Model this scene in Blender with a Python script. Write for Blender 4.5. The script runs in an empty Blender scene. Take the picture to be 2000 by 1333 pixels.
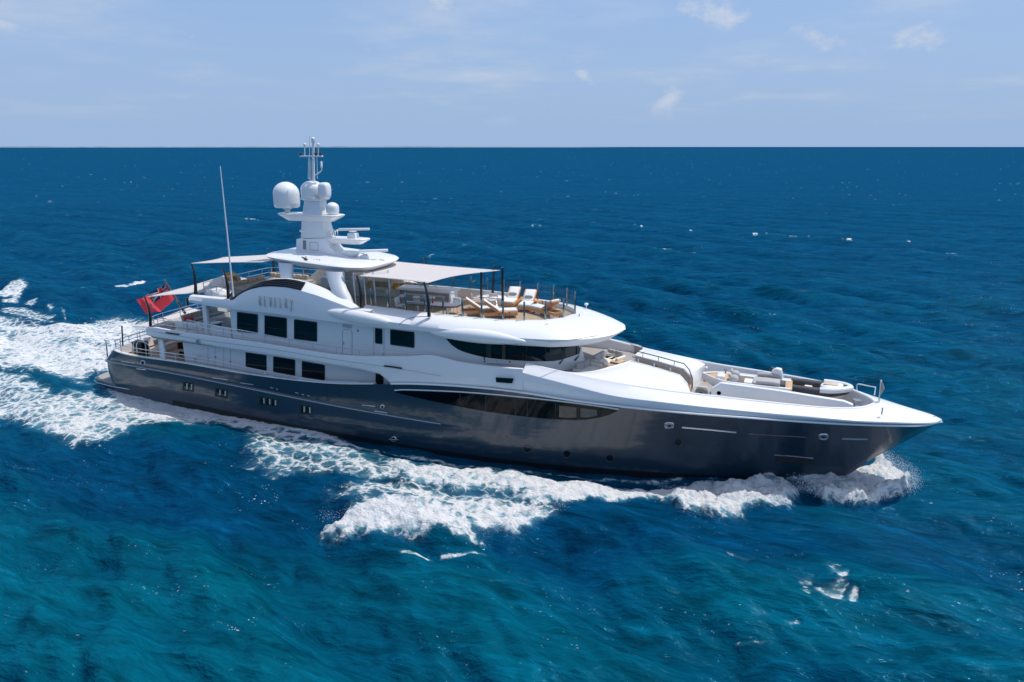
import bpy, bmesh, math, random
import numpy as np
from mathutils import Vector, Matrix
from mathutils.bvhtree import BVHTree
random.seed(7); rng = np.random.default_rng(11)
R = math.radians
S = bpy.context.scene

# ------------------------------------------------------------------ camera, world, sun, exposure
W_, H_, F_ = 2000.0, 1333.0, 1420.0           # photograph size and focal length in its pixels
CAM = Vector((47.172, -39.493, 17.162))
_al = R(21.29); _th = math.atan((H_/2-287.0)/F_)
RIGHT = Vector((math.cos(_al), math.sin(_al), 0))
_f = Vector((-math.sin(_al), math.cos(_al), 0))
FWD = _f*math.cos(_th) + Vector((0, 0, -math.sin(_th)))
UP = RIGHT.cross(FWD)
cam_data = bpy.data.cameras.new('camera'); cam = bpy.data.objects.new('camera', cam_data)
S.collection.objects.link(cam); S.camera = cam
cam_data.sensor_width = 36.0; cam_data.lens = F_/W_*36.0
cam_data.clip_start = 0.5; cam_data.clip_end = 200000
m = Matrix((RIGHT, UP, -FWD)).transposed().to_4x4(); m.translation = CAM
cam.matrix_world = m

SUN_EL = 66.0
SUN_DIR = Vector((0.77*math.cos(R(SUN_EL)), 0.638*math.cos(R(SUN_EL)), math.sin(R(SUN_EL)))).normalized()
sun_d = bpy.data.lights.new('sun', 'SUN'); sun = bpy.data.objects.new('sun', sun_d); S.collection.objects.link(sun)
sun_d.energy = 2.45; sun_d.angle = R(0.53); sun_d.color = (1.0, 0.965, 0.915)
sun.rotation_euler = SUN_DIR.to_track_quat('Z', 'Y').to_euler()

world = bpy.data.worlds.new('World'); S.world = world; world.use_nodes = True
nt = world.node_tree; nt.nodes.clear(); N = nt.nodes; L = nt.links
wo = N.new('ShaderNodeOutputWorld'); bg = N.new('ShaderNodeBackground'); bg.inputs[1].default_value = 0.125
sky = N.new('ShaderNodeTexSky'); sky.sky_type = 'NISHITA'; sky.sun_disc = False
sky.sun_elevation = R(SUN_EL); sky.sun_rotation = math.atan2(SUN_DIR.x, SUN_DIR.y)
sky.air_density = 1.0; sky.dust_density = 1.2; sky.ozone_density = 2.0
# thin clouds: noise on the view direction, flattened onto a cloud layer
tc = N.new('ShaderNodeTexCoord')
sep = N.new('ShaderNodeSeparateXYZ'); L.new(tc.outputs['Generated'], sep.inputs[0])
def wmath(op, a, b=None, c=None, clamp=False):
    n = N.new('ShaderNodeMath'); n.operation = op; n.use_clamp = clamp
    for i, v in enumerate((a, b, c)):
        if v is None: continue
        if isinstance(v, (int, float)): n.inputs[i].default_value = v
        else: L.new(v, n.inputs[i])
    return n.outputs[0]
zz = wmath('ADD', wmath('MAXIMUM', sep.outputs[2], 0.0), 0.10)
cx = wmath('DIVIDE', sep.outputs[0], zz); cy = wmath('DIVIDE', sep.outputs[1], zz)
comb = N.new('ShaderNodeCombineXYZ'); L.new(cx, comb.inputs[0]); L.new(cy, comb.inputs[1])
nz = N.new('ShaderNodeTexNoise'); nz.inputs['Scale'].default_value = 0.75; nz.inputs['Detail'].default_value = 8; nz.inputs['Roughness'].default_value = 0.58
L.new(comb.outputs[0], nz.inputs['Vector'])
r1 = N.new('ShaderNodeMapRange'); r1.interpolation_type = 'SMOOTHSTEP'; r1.inputs[1].default_value = 0.46; r1.inputs[2].default_value = 0.80; r1.inputs[4].default_value = 0.62
L.new(nz.outputs['Fac'], r1.inputs[0])
# small cumulus: higher frequency in direction space, kept to a few clumps near the horizon
mp = N.new('ShaderNodeMapping'); mp.inputs['Scale'].default_value = (9, 9, 15); mp.inputs['Location'].default_value = (3.1, 1.7, 0.4)
L.new(tc.outputs['Generated'], mp.inputs[0])
nz2 = N.new('ShaderNodeTexNoise'); nz2.inputs['Scale'].default_value = 1.0; nz2.inputs['Detail'].default_value = 7; nz2.inputs['Roughness'].default_value = 0.6
L.new(mp.outputs[0], nz2.inputs['Vector'])
r2 = N.new('ShaderNodeMapRange'); r2.interpolation_type = 'SMOOTHSTEP'; r2.inputs[1].default_value = 0.585; r2.inputs[2].default_value = 0.74; r2.inputs[4].default_value = 0.75
L.new(nz2.outputs['Fac'], r2.inputs[0])
up = N.new('ShaderNodeMapRange'); up.interpolation_type = 'SMOOTHSTEP'; up.inputs[1].default_value = 0.02; up.inputs[2].default_value = 0.07
L.new(sep.outputs[2], up.inputs[0])
cl = wmath('MULTIPLY', wmath('MAXIMUM', r1.outputs[0], r2.outputs[0]), up.outputs[0])
# humid tropical air: the lower sky is a milky periwinkle blue rather than the model's clear gradient
gr = N.new('ShaderNodeMapRange'); gr.inputs[1].default_value = 0.0; gr.inputs[2].default_value = 0.85; gr.inputs[3].default_value = 1.0; gr.inputs[4].default_value = 0.0
L.new(sep.outputs[2], gr.inputs[0])
hz = N.new('ShaderNodeMapRange'); hz.interpolation_type = 'SMOOTHSTEP'; hz.inputs[1].default_value = -0.02; hz.inputs[2].default_value = 0.24
L.new(sep.outputs[2], hz.inputs[0])
mixt = N.new('ShaderNodeMix'); mixt.data_type = 'RGBA'; mixt.inputs[6].default_value = (2.03, 2.88, 4.33, 1); mixt.inputs[7].default_value = (1.62, 2.55, 4.38, 1)
L.new(hz.outputs[0], mixt.inputs[0])
mixh = N.new('ShaderNodeMix'); mixh.data_type = 'RGBA'; L.new(mixt.outputs[2], mixh.inputs[7])
L.new(gr.outputs[0], mixh.inputs[0]); L.new(sky.outputs[0], mixh.inputs[6])
mixc = N.new('ShaderNodeMix'); mixc.data_type = 'RGBA'; mixc.inputs[7].default_value = (3.75, 4.05, 4.6, 1)
L.new(cl, mixc.inputs[0]); L.new(mixh.outputs[2], mixc.inputs[6])
L.new(mixc.outputs[2], bg.inputs[0]); L.new(bg.outputs[0], wo.inputs[0])

S.view_settings.view_transform = 'Standard'; S.view_settings.look = 'None'
S.view_settings.exposure = 0.42; S.view_settings.gamma = 1.0
S.render.engine = 'CYCLES'; S.cycles.use_denoising = True
S.cycles.max_bounces = 8; S.cycles.transparent_max_bounces = 12; S.cycles.glossy_bounces = 4; S.cycles.sample_clamp_indirect = 4.0

# measured positions: a photograph pixel on a known plane -> a point in metres (x along the ship, y to port, z up)
def _ray(u, v): return FWD*F_ + RIGHT*(u-W_/2) - UP*(v-H_/2)
def PY(u, v, y): d = _ray(u, v); return CAM + d*((y-CAM.y)/d.y)
def PZ(u, v, z): d = _ray(u, v); return CAM + d*((z-CAM.z)/d.z)
def PX(u, v, x): d = _ray(u, v); return CAM + d*((x-CAM.x)/d.x)

# ------------------------------------------------------------------ materials
def mat(name, col, rough=0.5, metal=0.0, coat=0.0, var=0.0, vscale=3.0, bump=0.0, bscale=40.0, spec=0.5, stretch=(1, 1, 1)):
    M = bpy.data.materials.new(name); M.use_nodes = True
    t = M.node_tree; b = t.nodes['Principled BSDF']
    b.inputs['Base Color'].default_value = (*col, 1); b.inputs['Roughness'].default_value = rough
    b.inputs['Metallic'].default_value = metal; b.inputs['Coat Weight'].default_value = coat
    b.inputs['Coat Roughness'].default_value = 0.04; b.inputs['Specular IOR Level'].default_value = spec
    if var or bump:
        c = t.nodes.new('ShaderNodeTexCoord'); mpn = t.nodes.new('ShaderNodeMapping'); mpn.inputs['Scale'].default_value = stretch
        t.links.new(c.outputs['Object'], mpn.inputs[0])
    if var:
        n = t.nodes.new('ShaderNodeTexNoise'); n.inputs['Scale'].default_value = vscale; n.inputs['Detail'].default_value = 5
        t.links.new(mpn.outputs[0], n.inputs['Vector'])
        r = t.nodes.new('ShaderNodeMix'); r.data_type = 'RGBA'
        r.inputs[6].default_value = (*[x*(1-var) for x in col], 1); r.inputs[7].default_value = (*[min(1, x*(1+var)) for x in col], 1)
        t.links.new(n.outputs['Fac'], r.inputs[0]); t.links.new(r.outputs[2], b.inputs['Base Color'])
    if bump:
        n = t.nodes.new('ShaderNodeTexNoise'); n.inputs['Scale'].default_value = bscale; n.inputs['Detail'].default_value = 3
        t.links.new(mpn.outputs[0], n.inputs['Vector'])
        bp = t.nodes.new('ShaderNodeBump'); bp.inputs['Strength'].default_value = bump; bp.inputs['Distance'].default_value = 0.02
        t.links.new(n.outputs['Fac'], bp.inputs['Height']); t.links.new(bp.outputs[0], b.inputs['Normal'])
    return M
def plank_mat(name, col, axis=1, width=0.09, var=0.25):
    M = mat(name, col, 0.62, var=0.0); t = M.node_tree; b = t.nodes['Principled BSDF']
    c = t.nodes.new('ShaderNodeTexCoord'); s = t.nodes.new('ShaderNodeSeparateXYZ'); t.links.new(c.outputs['Object'], s.inputs[0])
    d = t.nodes.new('ShaderNodeMath'); d.operation = 'DIVIDE'; d.inputs[1].default_value = width; t.links.new(s.outputs[axis], d.inputs[0])
    fr = t.nodes.new('ShaderNodeMath'); fr.operation = 'FRACT'; t.links.new(d.outputs[0], fr.inputs[0])
    lt = t.nodes.new('ShaderNodeMath'); lt.operation = 'LESS_THAN'; lt.inputs[1].default_value = 0.08; t.links.new(fr.outputs[0], lt.inputs[0])
    n = t.nodes.new('ShaderNodeTexNoise'); n.inputs['Scale'].default_value = 2.5; n.inputs['Detail'].default_value = 6; t.links.new(c.outputs['Object'], n.inputs['Vector'])
    r = t.nodes.new('ShaderNodeMix'); r.data_type = 'RGBA'
    r.inputs[6].default_value = (*[x*(1-var) for x in col], 1); r.inputs[7].default_value = (*[min(1, x*(1+var)) for x in col], 1)
    t.links.new(n.outputs['Fac'], r.inputs[0])
    r2_ = t.nodes.new('ShaderNodeMix'); r2_.data_type = 'RGBA'; r2_.inputs[7].default_value = (0.05, 0.045, 0.04, 1)
    t.links.new(lt.outputs[0], r2_.inputs[0]); t.links.new(r.outputs[2], r2_.inputs[6]); t.links.new(r2_.outputs[2], b.inputs['Base Color'])
    return M
def glass_mat(name, tint, clear, rough=0.02):
    M = bpy.data.materials.new(name); M.use_nodes = True; t = M.node_tree; b = t.nodes['Principled BSDF']
    b.inputs['Base Color'].default_value = (*tint, 1); b.inputs['Roughness'].default_value = rough; b.inputs['Specular IOR Level'].default_value = 0.6
    o = t.nodes['Material Output']; tr = t.nodes.new('ShaderNodeBsdfTransparent'); tr.inputs[0].default_value = (0.95, 0.985, 0.98, 1)
    mx = t.nodes.new('ShaderNodeMixShader'); mx.inputs[0].default_value = clear
    t.links.new(b.outputs[0], mx.inputs[1]); t.links.new(tr.outputs[0], mx.inputs[2]); t.links.new(mx.outputs[0], o.inputs[0])
    return M
def hull_material():
    # dark slate metallic yacht paint, waxed, with faint long streaks of dried salt
    M = mat('hull_paint', (0.014, 0.033, 0.053), 0.30, 0.0, 1.0)
    t = M.node_tree; b = t.nodes['Principled BSDF']
    c = t.nodes.new('ShaderNodeTexCoord'); mpn = t.nodes.new('ShaderNodeMapping'); mpn.inputs['Scale'].default_value = (0.10, 0.5, 0.7)
    t.links.new(c.outputs['Object'], mpn.inputs[0])
    n = t.nodes.new('ShaderNodeTexNoise'); n.inputs['Scale'].default_value = 3.0; n.inputs['Detail'].default_value = 7; t.links.new(mpn.outputs[0], n.inputs['Vector'])
    bp = t.nodes.new('ShaderNodeBump'); bp.inputs['Strength'].default_value = 0.10; bp.inputs['Distance'].default_value = 0.12
    t.links.new(n.outputs['Fac'], bp.inputs['Height']); t.links.new(bp.outputs[0], b.inputs['Coat Normal'])
    b.inputs['Coat Roughness'].default_value = 0.06; b.inputs['Coat IOR'].default_value = 1.5
    return M
WHITE = mat('white_gelcoat', (0.81, 0.81, 0.80), 0.30, coat=0.35, var=0.025, vscale=0.6)
HULL = hull_material()
DGLASS = mat('dark_window_glass', (0.003, 0.010, 0.012), 0.03, spec=0.5, var=0.5, vscale=0.8)
HGLASS = mat('hull_window_glass', (0.002, 0.003, 0.004), 0.05, spec=0.22)
BGLASS = glass_mat('bridge_glass', (0.004, 0.012, 0.014), 0.40)
CGLASS = glass_mat('clear_glass', (0.10, 0.20, 0.22), 0.86)
STEEL = mat('polished_steel', (0.72, 0.73, 0.75), 0.28, 1.0)
BLACK = mat('black_carbon', (0.008, 0.009, 0.011), 0.28, coat=0.5)
RUBBER = mat('black_rubber', (0.012, 0.013, 0.015), 0.6, var=0.2)
TEAKDECK = plank_mat('teak_decking', (0.50, 0.36, 0.24), 1, 0.11)
GREYDECK = mat('grey_deck_paint', (0.34, 0.31, 0.29), 0.75, var=0.08, bump=0.2)
TEAK = mat('oiled_teak', (0.62, 0.29, 0.10), 0.42, var=0.25, vscale=6, stretch=(1, 6, 6))
PALETEAK = mat('pale_teak', (0.58, 0.38, 0.20), 0.5, var=0.2, vscale=6, stretch=(1, 6, 6))
DKWOOD = mat('varnished_wood', (0.16, 0.055, 0.02), 0.25, coat=0.6, var=0.3, vscale=8)
CUSHION = mat('cream_cushion', (0.80, 0.75, 0.67), 0.85, var=0.06, vscale=4, bump=0.3, bscale=18)
MATTRESS = mat('white_mattress', (0.80, 0.79, 0.76), 0.85, var=0.04, bump=0.3, bscale=14)
BEIGE = mat('beige_fabric', (0.55, 0.47, 0.36), 0.88, var=0.10, bump=0.3, bscale=18)
TAUPE = mat('taupe_panel', (0.42, 0.38, 0.34), 0.6, var=0.06)
GREYFAB = mat('grey_fabric', (0.33, 0.32, 0.31), 0.9, var=0.12, bump=0.3, bscale=20)
YELLOW = mat('mustard_fabric', (0.70, 0.40, 0.07), 0.85, var=0.15, bump=0.3)
CANVAS = mat('awning_canvas', (0.76, 0.72, 0.70), 0.85, var=0.03, vscale=1.5, bump=0.15, bscale=6)
COVER = mat('white_cover_cloth', (0.78, 0.77, 0.73), 0.8, var=0.05, bump=0.35, bscale=9)
GREYRIB = mat('grey_boat_tube', (0.05, 0.056, 0.065), 0.55, var=0.15)
GREYVINYL = mat('grey_vinyl', (0.42, 0.41, 0.40), 0.7, var=0.08)
DKGREY = mat('dark_grey_plastic', (0.05, 0.055, 0.06), 0.5)
CAMO = mat('mottled_grey_cover', (0.20, 0.195, 0.17), 0.85, var=0.65, vscale=5, bump=0.6, bscale=9)
RED = mat('red_cloth', (0.92, 0.08, 0.09), 0.75, var=0.08)
FBLUE = mat('navy_cloth', (0.02, 0.03, 0.14), 0.75)
FWHITE = mat('white_cloth', (0.82, 0.80, 0.79), 0.8)
SEAM = mat('grey_seam', (0.22, 0.23, 0.25), 0.6)
def translucent(M, k):
    t = M.node_tree; b = t.nodes['Principled BSDF']; o = t.nodes['Material Output']; tr = t.nodes.new('ShaderNodeBsdfTranslucent'); mx = t.nodes.new('ShaderNodeMixShader'); mx.inputs[0].default_value = k
    src = b.inputs['Base Color']
    if src.is_linked: t.links.new(src.links[0].from_socket, tr.inputs[0])
    else: tr.inputs[0].default_value = src.default_value
    t.links.new(b.outputs[0], mx.inputs[1]); t.links.new(tr.outputs[0], mx.inputs[2]); t.links.new(mx.outputs[0], o.inputs[0])
for m_, k_ in ((RED, .65), (FBLUE, .4), (FWHITE, .5), (CANVAS, .30)): translucent(m_, k_)
GREENREVEAL = mat('pale_green_reveal', (0.42, 0.47, 0.36), 0.5)
SHADOWGAP = mat('dark_opening', (0.02, 0.022, 0.025), 0.7)
TEALTOP = mat('smoked_table_glass', (0.22, 0.20, 0.25), 0.08, coat=0.4)

# ------------------------------------------------------------------ mesh helpers
class MB:
    def __init__(s): s.v = []; s.f = []
    def add(s, vs, fs):
        o = len(s.v); s.v += [tuple(p) for p in vs]; s.f += [tuple(i+o for i in f) for f in fs]; return s
    def box(s, c, d, rz=0.0, ry=0.0, taper=1.0):
        M = Matrix.Rotation(rz, 3, 'Z') @ Matrix.Rotation(ry, 3, 'Y'); c = Vector(c); vs = []
        for z in (-1, 1):
            k = taper if z > 0 else 1.0
            for x, y in ((-1, -1), (1, -1), (1, 1), (-1, 1)): vs.append(c + M @ Vector((x*d[0]/2*k, y*d[1]/2*k, z*d[2]/2)))
        return s.add(vs, [(3, 2, 1, 0), (4, 5, 6, 7), (0, 1, 5, 4), (1, 2, 6, 5), (2, 3, 7, 6), (3, 0, 4, 7)])
    def tube(s, pts, r, n=8, cap=True):
        pts = [Vector(p) for p in pts]; rr = r if isinstance(r, (list, tuple)) else [r]*len(pts); vs = []
        ref = None
        for i, p in enumerate(pts):
            t = (pts[min(i+1, len(pts)-1)] - pts[max(i-1, 0)]).normalized()
            if ref is None: ref = t.orthogonal().normalized()
            a = (ref - t*ref.dot(t)); a = a.normalized() if a.length > 1e-5 else t.orthogonal().normalized(); ref = a; b = t.cross(a)
            for k in range(n):
                an = 2*math.pi*k/n; vs.append(p + (a*math.cos(an) + b*math.sin(an))*rr[i])
        fs = [(i*n+k, i*n+(k+1) % n, (i+1)*n+(k+1) % n, (i+1)*n+k) for i in range(len(pts)-1) for k in range(n)]
        if cap: fs += [tuple(range(n-1, -1, -1)), tuple(range((len(pts)-1)*n, len(pts)*n))]
        return s.add(vs, fs)
    def lathe(s, prof, c, n=24, axis='Z'):
        vs = []; c = Vector(c)
        for r, z in prof:
            for k in range(n):
                a = 2*math.pi*k/n; p = Vector((r*math.cos(a), r*math.sin(a), z))
                if axis == 'Y': p = Vector((p.x, p.z, p.y))
                if axis == 'X': p = Vector((p.z, p.x, p.y))
                vs.append(c + p)
        fs = [(i*n+k, i*n+(k+1) % n, (i+1)*n+(k+1) % n, (i+1)*n+k) for i in range(len(prof)-1) for k in range(n)]
        fs += [tuple(range(n-1, -1, -1)), tuple(range((len(prof)-1)*n, len(prof)*n))]
        return s.add(vs, fs)
    def grid(s, rows, close=False):
        n = len(rows[0]); vs = [p for r in rows for p in r]
        fs = []
        for i in range(len(rows)-1 + (1 if close else 0)):
            j = (i+1) % len(rows)
            for k in range(n-1): fs.append((i*n+k, i*n+k+1, j*n+k+1, j*n+k))
        return s.add(vs, fs)
    def mgrid(s, rows, close=False):                       # a loft and its mirror image to port
        s.grid(rows, close); s.grid([[(p[0], -p[1], p[2]) for p in reversed(r)] for r in rows], close); return s
    def prism(s, outline, z0, z1):                          # plan outline extruded in z
        n = len(outline); vs = [(x, y, z0) for x, y in outline] + [(x, y, z1) for x, y in outline]
        return s.add(vs, [tuple(range(n-1, -1, -1)), tuple(range(n, 2*n))] + [(i, (i+1) % n, n+(i+1) % n, n+i) for i in range(n)])
    def prism_y(s, outline, y0, y1):                        # side outline (x, z) extruded across the ship
        n = len(outline); vs = [(x, y0, z) for x, z in outline] + [(x, y1, z) for x, z in outline]
        return s.add(vs, [tuple(range(n-1, -1, -1)), tuple(range(n, 2*n))] + [(i, (i+1) % n, n+(i+1) % n, n+i) for i in range(n)])
    def ell(s, c, r, nu=20, nv=12, p=1.0):
        vs = []; c = Vector(c)
        for i in range(nv+1):
            th = math.pi*i/nv
            for k in range(nu):
                a = 2*math.pi*k/nu
                f = lambda t: math.copysign(abs(t)**p, t)
                vs.append(c + Vector((r[0]*f(math.sin(th))*f(math.cos(a)), r[1]*f(math.sin(th))*f(math.sin(a)), r[2]*f(math.cos(th)))))
        fs = [(i*nu+k, (i+1)*nu+k, (i+1)*nu+(k+1) % nu, i*nu+(k+1) % nu) for i in range(nv) for k in range(nu)]
        return s.add(vs, fs)
    def build(s, name, material, parent=None, smooth=True, bevel=0.0, seg=2, loc=None, ang=38, weld=True, flat_n=False):
        me = bpy.data.meshes.new(name); bm = bmesh.new()
        bvs = [bm.verts.new(p) for p in s.v]
        for f in s.f:
            try: bm.faces.new([bvs[i] for i in f])
            except ValueError: pass
        if weld: bmesh.ops.remove_doubles(bm, verts=bm.verts, dist=1e-4)
        bmesh.ops.recalc_face_normals(bm, faces=bm.faces)
        if bevel: bmesh.ops.bevel(bm, geom=[e for e in bm.edges if len(e.link_faces) == 2 and e.calc_face_angle(0) > 0.5], offset=bevel, segments=seg, profile=0.5, affect='EDGES', clamp_overlap=True)
        bm.to_mesh(me); bm.free(); me.materials.append(material)
        if smooth:
            me.shade_smooth(); me.set_sharp_from_angle(angle=R(ang))
        o = bpy.data.objects.new(name, me); S.collection.objects.link(o)
        if loc is not None: o.location = loc
        if parent is not None: o.parent = parent
        return o
def empty(name, loc=(0, 0, 0), rz=0.0):
    o = bpy.data.objects.new(name, None); S.collection.objects.link(o); o.location = loc; o.rotation_euler = (0, 0, rz); o.empty_display_size = 0.3; return o
def tag(o, label=None, cat=None, group=None, kind=None):
    if label: o['label'] = label
    if cat: o['category'] = cat
    if group: o['group'] = group
    if kind: o['kind'] = kind
    return o
def copy_tree(o, parent=None):
    kids = list(o.children); c = o.copy(); S.collection.objects.link(c); c.parent = parent
    for ch in kids: copy_tree(ch, c)
    return c
def cr(P, n):                                               # Catmull-Rom through points P, n samples evenly over the index
    P = [Vector(p) for p in P]; out = []
    for i in range(n):
        t = i/(n-1)*(len(P)-1); k = min(int(t), len(P)-2); u = t-k
        p1, p2 = P[k], P[k+1]; p0 = P[k-1] if k else p1*2-p2; p3 = P[k+2] if k+2 < len(P) else p2*2-p1
        out.append(0.5*((2*p1) + (p2-p0)*u + (2*p0-5*p1+4*p2-p3)*u*u + (3*p1-p0-3*p2+p3)*u**3))
    return out
def rbox(name, c, d, material, parent=None, r=0.03, rz=0.0, ry=0.0, seg=2, taper=1.0):
    return MB().box(c, d, rz, ry, taper).build(name, material, parent, bevel=r, seg=seg)
# ------------------------------------------------------------------ the sea
def poly_world(px, z=0.0): return np.array([PZ(u, v, z)[:2] for u, v in px])
def sdist(P, X, Y):                                          # signed distance to polygon, >0 inside
    n = len(P); d = np.full(X.shape, 1e9); ins = np.zeros(X.shape, bool)
    for i in range(n):
        ax, ay = P[i]; bx, by = P[(i+1) % n]; ex, ey = bx-ax, by-ay
        t = np.clip(((X-ax)*ex+(Y-ay)*ey)/(ex*ex+ey*ey+1e-12), 0, 1)
        d = np.minimum(d, (X-ax-t*ex)**2+(Y-ay-t*ey)**2)
        c = ((ay > Y) != (by > Y)) & (X < (bx-ax)*(Y-ay)/(by-ay+1e-12)+ax); ins ^= c
    return np.where(ins, np.sqrt(d), -np.sqrt(d))
_perm = rng.permutation(256)
def vnoise(x, y, seed=0):                                    # smooth value noise in [0,1]
    xi = np.floor(x).astype(np.int64); yi = np.floor(y).astype(np.int64); fx = x-xi; fy = y-yi
    fx = fx*fx*(3-2*fx); fy = fy*fy*(3-2*fy)
    h = lambda a, b: _perm[(_perm[(a+seed*17) & 255]+b) & 255]/255.0
    return (h(xi, yi)*(1-fx)+h(xi+1, yi)*fx)*(1-fy)+(h(xi, yi+1)*(1-fx)+h(xi+1, yi+1)*fx)*fy
def fbm(x, y, o=4, seed=0):
    s = 0; a = 0.5; t = 0
    for i in range(o): s = s+a*vnoise(x, y, seed+i); t += a; a *= 0.5; x = x*2.03+5.1; y = y*2.03+1.7
    return s/t
# churned water, outlines in metres on the surface: (outline, soft width inside, strength, lift)
FOAM = [
 ([(-500,560),(-200,588),(0,608),(60,622),(120,634),(200,622),(240,620),(290,626),(340,652),(330,690),(300,720),(180,733),(205,760),(345,790),(330,800),(200,772),(100,738),(0,732),(-300,730)], 2.2, 0.80, 0.10),
 ([(-300,722),(0,730),(60,738),(120,765),(200,768),(330,796),(450,808),(520,830),(500,842),(430,846),(400,842),(300,835),(240,850),(190,868),(110,862),(60,838),(0,812),(-200,800)], 1.2, 0.72, 0.05),
 ([(185,748),(230,766),(300,776),(345,783),(450,790),(520,797),(600,822),(660,846),(740,880),(760,898),(640,868),(545,838),(500,838),(440,828),(380,822),(300,830),(230,800)], 0.6, 0.97, 0.10),
 ([(480,808),(545,815),(615,840),(685,868),(740,893),(800,905),(830,925),(770,950),(700,952),(640,935),(555,931),(496,931),(475,905),(460,840)], 1.5, 0.70, 0.10),
 ([(740,893),(825,899),(930,906),(1000,914),(1110,936),(1200,943),(1290,946),(1380,930),(1430,965),(1380,985),(1330,988),(1275,970),(1239,969),(1206,974),(1170,985),(1120,975),(1000,965),(900,960),(790,950)], 1.0, 0.90, 0.30),
 ([(780,935),(900,950),(1000,955),(1130,965),(1175,984),(1104,994),(1085,1014),(1040,1020),(1000,1020),(947,1012),(850,1005),(760,1000),(690,1000),(640,985),(615,968),(690,945)], 1.5, 0.76, 0.15),
 ([(615,1018),(640,1029),(690,1033),(720,1036),(790,1043),(870,1050),(930,1055),(948,1036),(1005,1041),(1026,1027),(1077,1018),(1104,994),(1060,978),(960,965),(860,968),(780,976),(690,985)], 0.8, 0.86, 0.32),
 ([(1275,962),(1305,978),(1350,993),(1410,1003),(1452,996),(1462,980),(1500,976),(1544,978),(1559,970),(1566,945),(1540,925),(1505,915),(1455,922),(1400,929),(1340,938),(1290,948)], 0.7, 1.0, 0.55),
 ([(1560,935),(1585,950),(1619,964),(1670,967),(1715,962),(1765,952),(1780,936),(1762,914),(1738,896),(1724,888),(1690,903),(1640,906),(1600,906),(1550,912),(1520,918)], 0.6, 0.98, 0.45),
 ([(700,868),(800,893),(900,905),(1000,914),(1100,922),(1200,926),(1300,928),(1400,921),(1500,906),(1600,900),(1600,908),(1500,918),(1400,932),(1300,938),(1200,935),(1100,930),(1000,922),(900,914),(800,905)], 0.4, 0.70, 0.0),
 ([(1555,932),(1585,948),(1619,963),(1670,967),(1720,963),(1770,951),(1792,938),(1772,922),(1735,934),(1690,946),(1640,946),(1590,934)], 0.40, 1.0, 0.75),
 ([(1000,922),(1120,936),(1220,941),(1330,937),(1400,928),(1400,985),(1330,985),(1275,970),(1206,972),(1120,984),(1020,1000)], 0.6, 0.96, 0.22),
 ([(1715,962),(1770,955),(1805,952),(1790,968),(1769,977),(1700,976)], 0.6, 0.55, 0.0),
 ([(-40,562),(0,560),(25,551),(55,549),(58,562),(40,572),(0,574),(-40,580)], 0.8, 0.8, 0.1),
 ([(0,580),(35,572),(42,580),(30,592),(8,590)], 0.5, 0.75, 0.0), ([(45,582),(72,580),(74,590),(60,600),(46,592)], 0.5, 0.7, 0.0),
 ([(88,592),(110,594),(112,606),(98,616),(90,606)], 0.5, 0.7, 0.0), ([(118,604),(128,606),(132,622),(140,632),(126,630)], 0.4, 0.75, 0.0),
 ([(0,600),(40,598),(100,612),(130,632),(60,630),(0,612)], 0.8, 0.55, 0.0),
 ([(222,556),(250,553),(285,546),(284,552),(250,560),(225,561)], 0.3, 0.85, 0.0),
 ([(1590,1150),(1650,1142),(1668,1166),(1650,1186),(1600,1188)], 0.5, 0.66, 0.0), ([(1548,1165),(1590,1160),(1600,1182),(1560,1190)], 0.45, 0.62, 0.0), ([(1556,1134),(1600,1126),(1606,1150),(1565,1156)], 0.45, 0.60, 0.0), ([(1615,1112),(1650,1112),(1655,1140),(1625,1142)], 0.45, 0.58, 0.0),
 ([(1650,1165),(1672,1158),(1682,1168),(1680,1184),(1664,1187),(1651,1180)], 0.3, 0.92, 0.02),
 ([(1608,1172),(1628,1162),(1650,1170),(1640,1180),(1612,1184)], 0.3, 0.85, 0.0), ([(1560,1172),(1580,1172),(1586,1180),(1570,1184)], 0.2, 0.85, 0.0),
 ([(1566,1152),(1584,1150),(1588,1158),(1570,1160)], 0.2, 0.8, 0.0), ([(1568,1138),(1580,1132),(1592,1146),(1576,1146)], 0.2, 0.75, 0.0),
 ([(1622,1118),(1634,1120),(1634,1128),(1624,1127)], 0.2, 0.8, 0.0), ([(1630,1134),(1660,1130),(1660,1146),(1640,1146)], 0.2, 0.7, 0.0),
 ([(1560,1184),(1600,1186),(1650,1178),(1650,1190),(1580,1192)], 0.25, 0.52, 0.0),
 ([(1424,1228),(1440,1234),(1480,1238),(1512,1234),(1515,1242),(1480,1247),(1440,1243)], 0.35, 0.72, 0.03), ([(1530,1216),(1560,1220),(1562,1226),(1540,1226)], 0.2, 0.8, 0.0),
 ([(770,1078),(830,1076),(850,1080),(840,1088),(780,1086)], 0.2, 0.6, 0.0), ([(860,1078),(900,1080),(950,1076),(955,1082),(900,1088),(862,1086)], 0.2, 0.72, 0.0),
 ([(860,1106),(900,1124),(960,1125),(1040,1122),(1040,1130),(900,1134)], 0.3, 0.45, 0.0),
 ([(1420,1085),(1480,1110),(1470,1118),(1420,1098)], 0.3, 0.42, 0.0), ([(1440,1180),(1500,1200),(1520,1212),(1470,1206)], 0.3, 0.46, 0.0),
]
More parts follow.
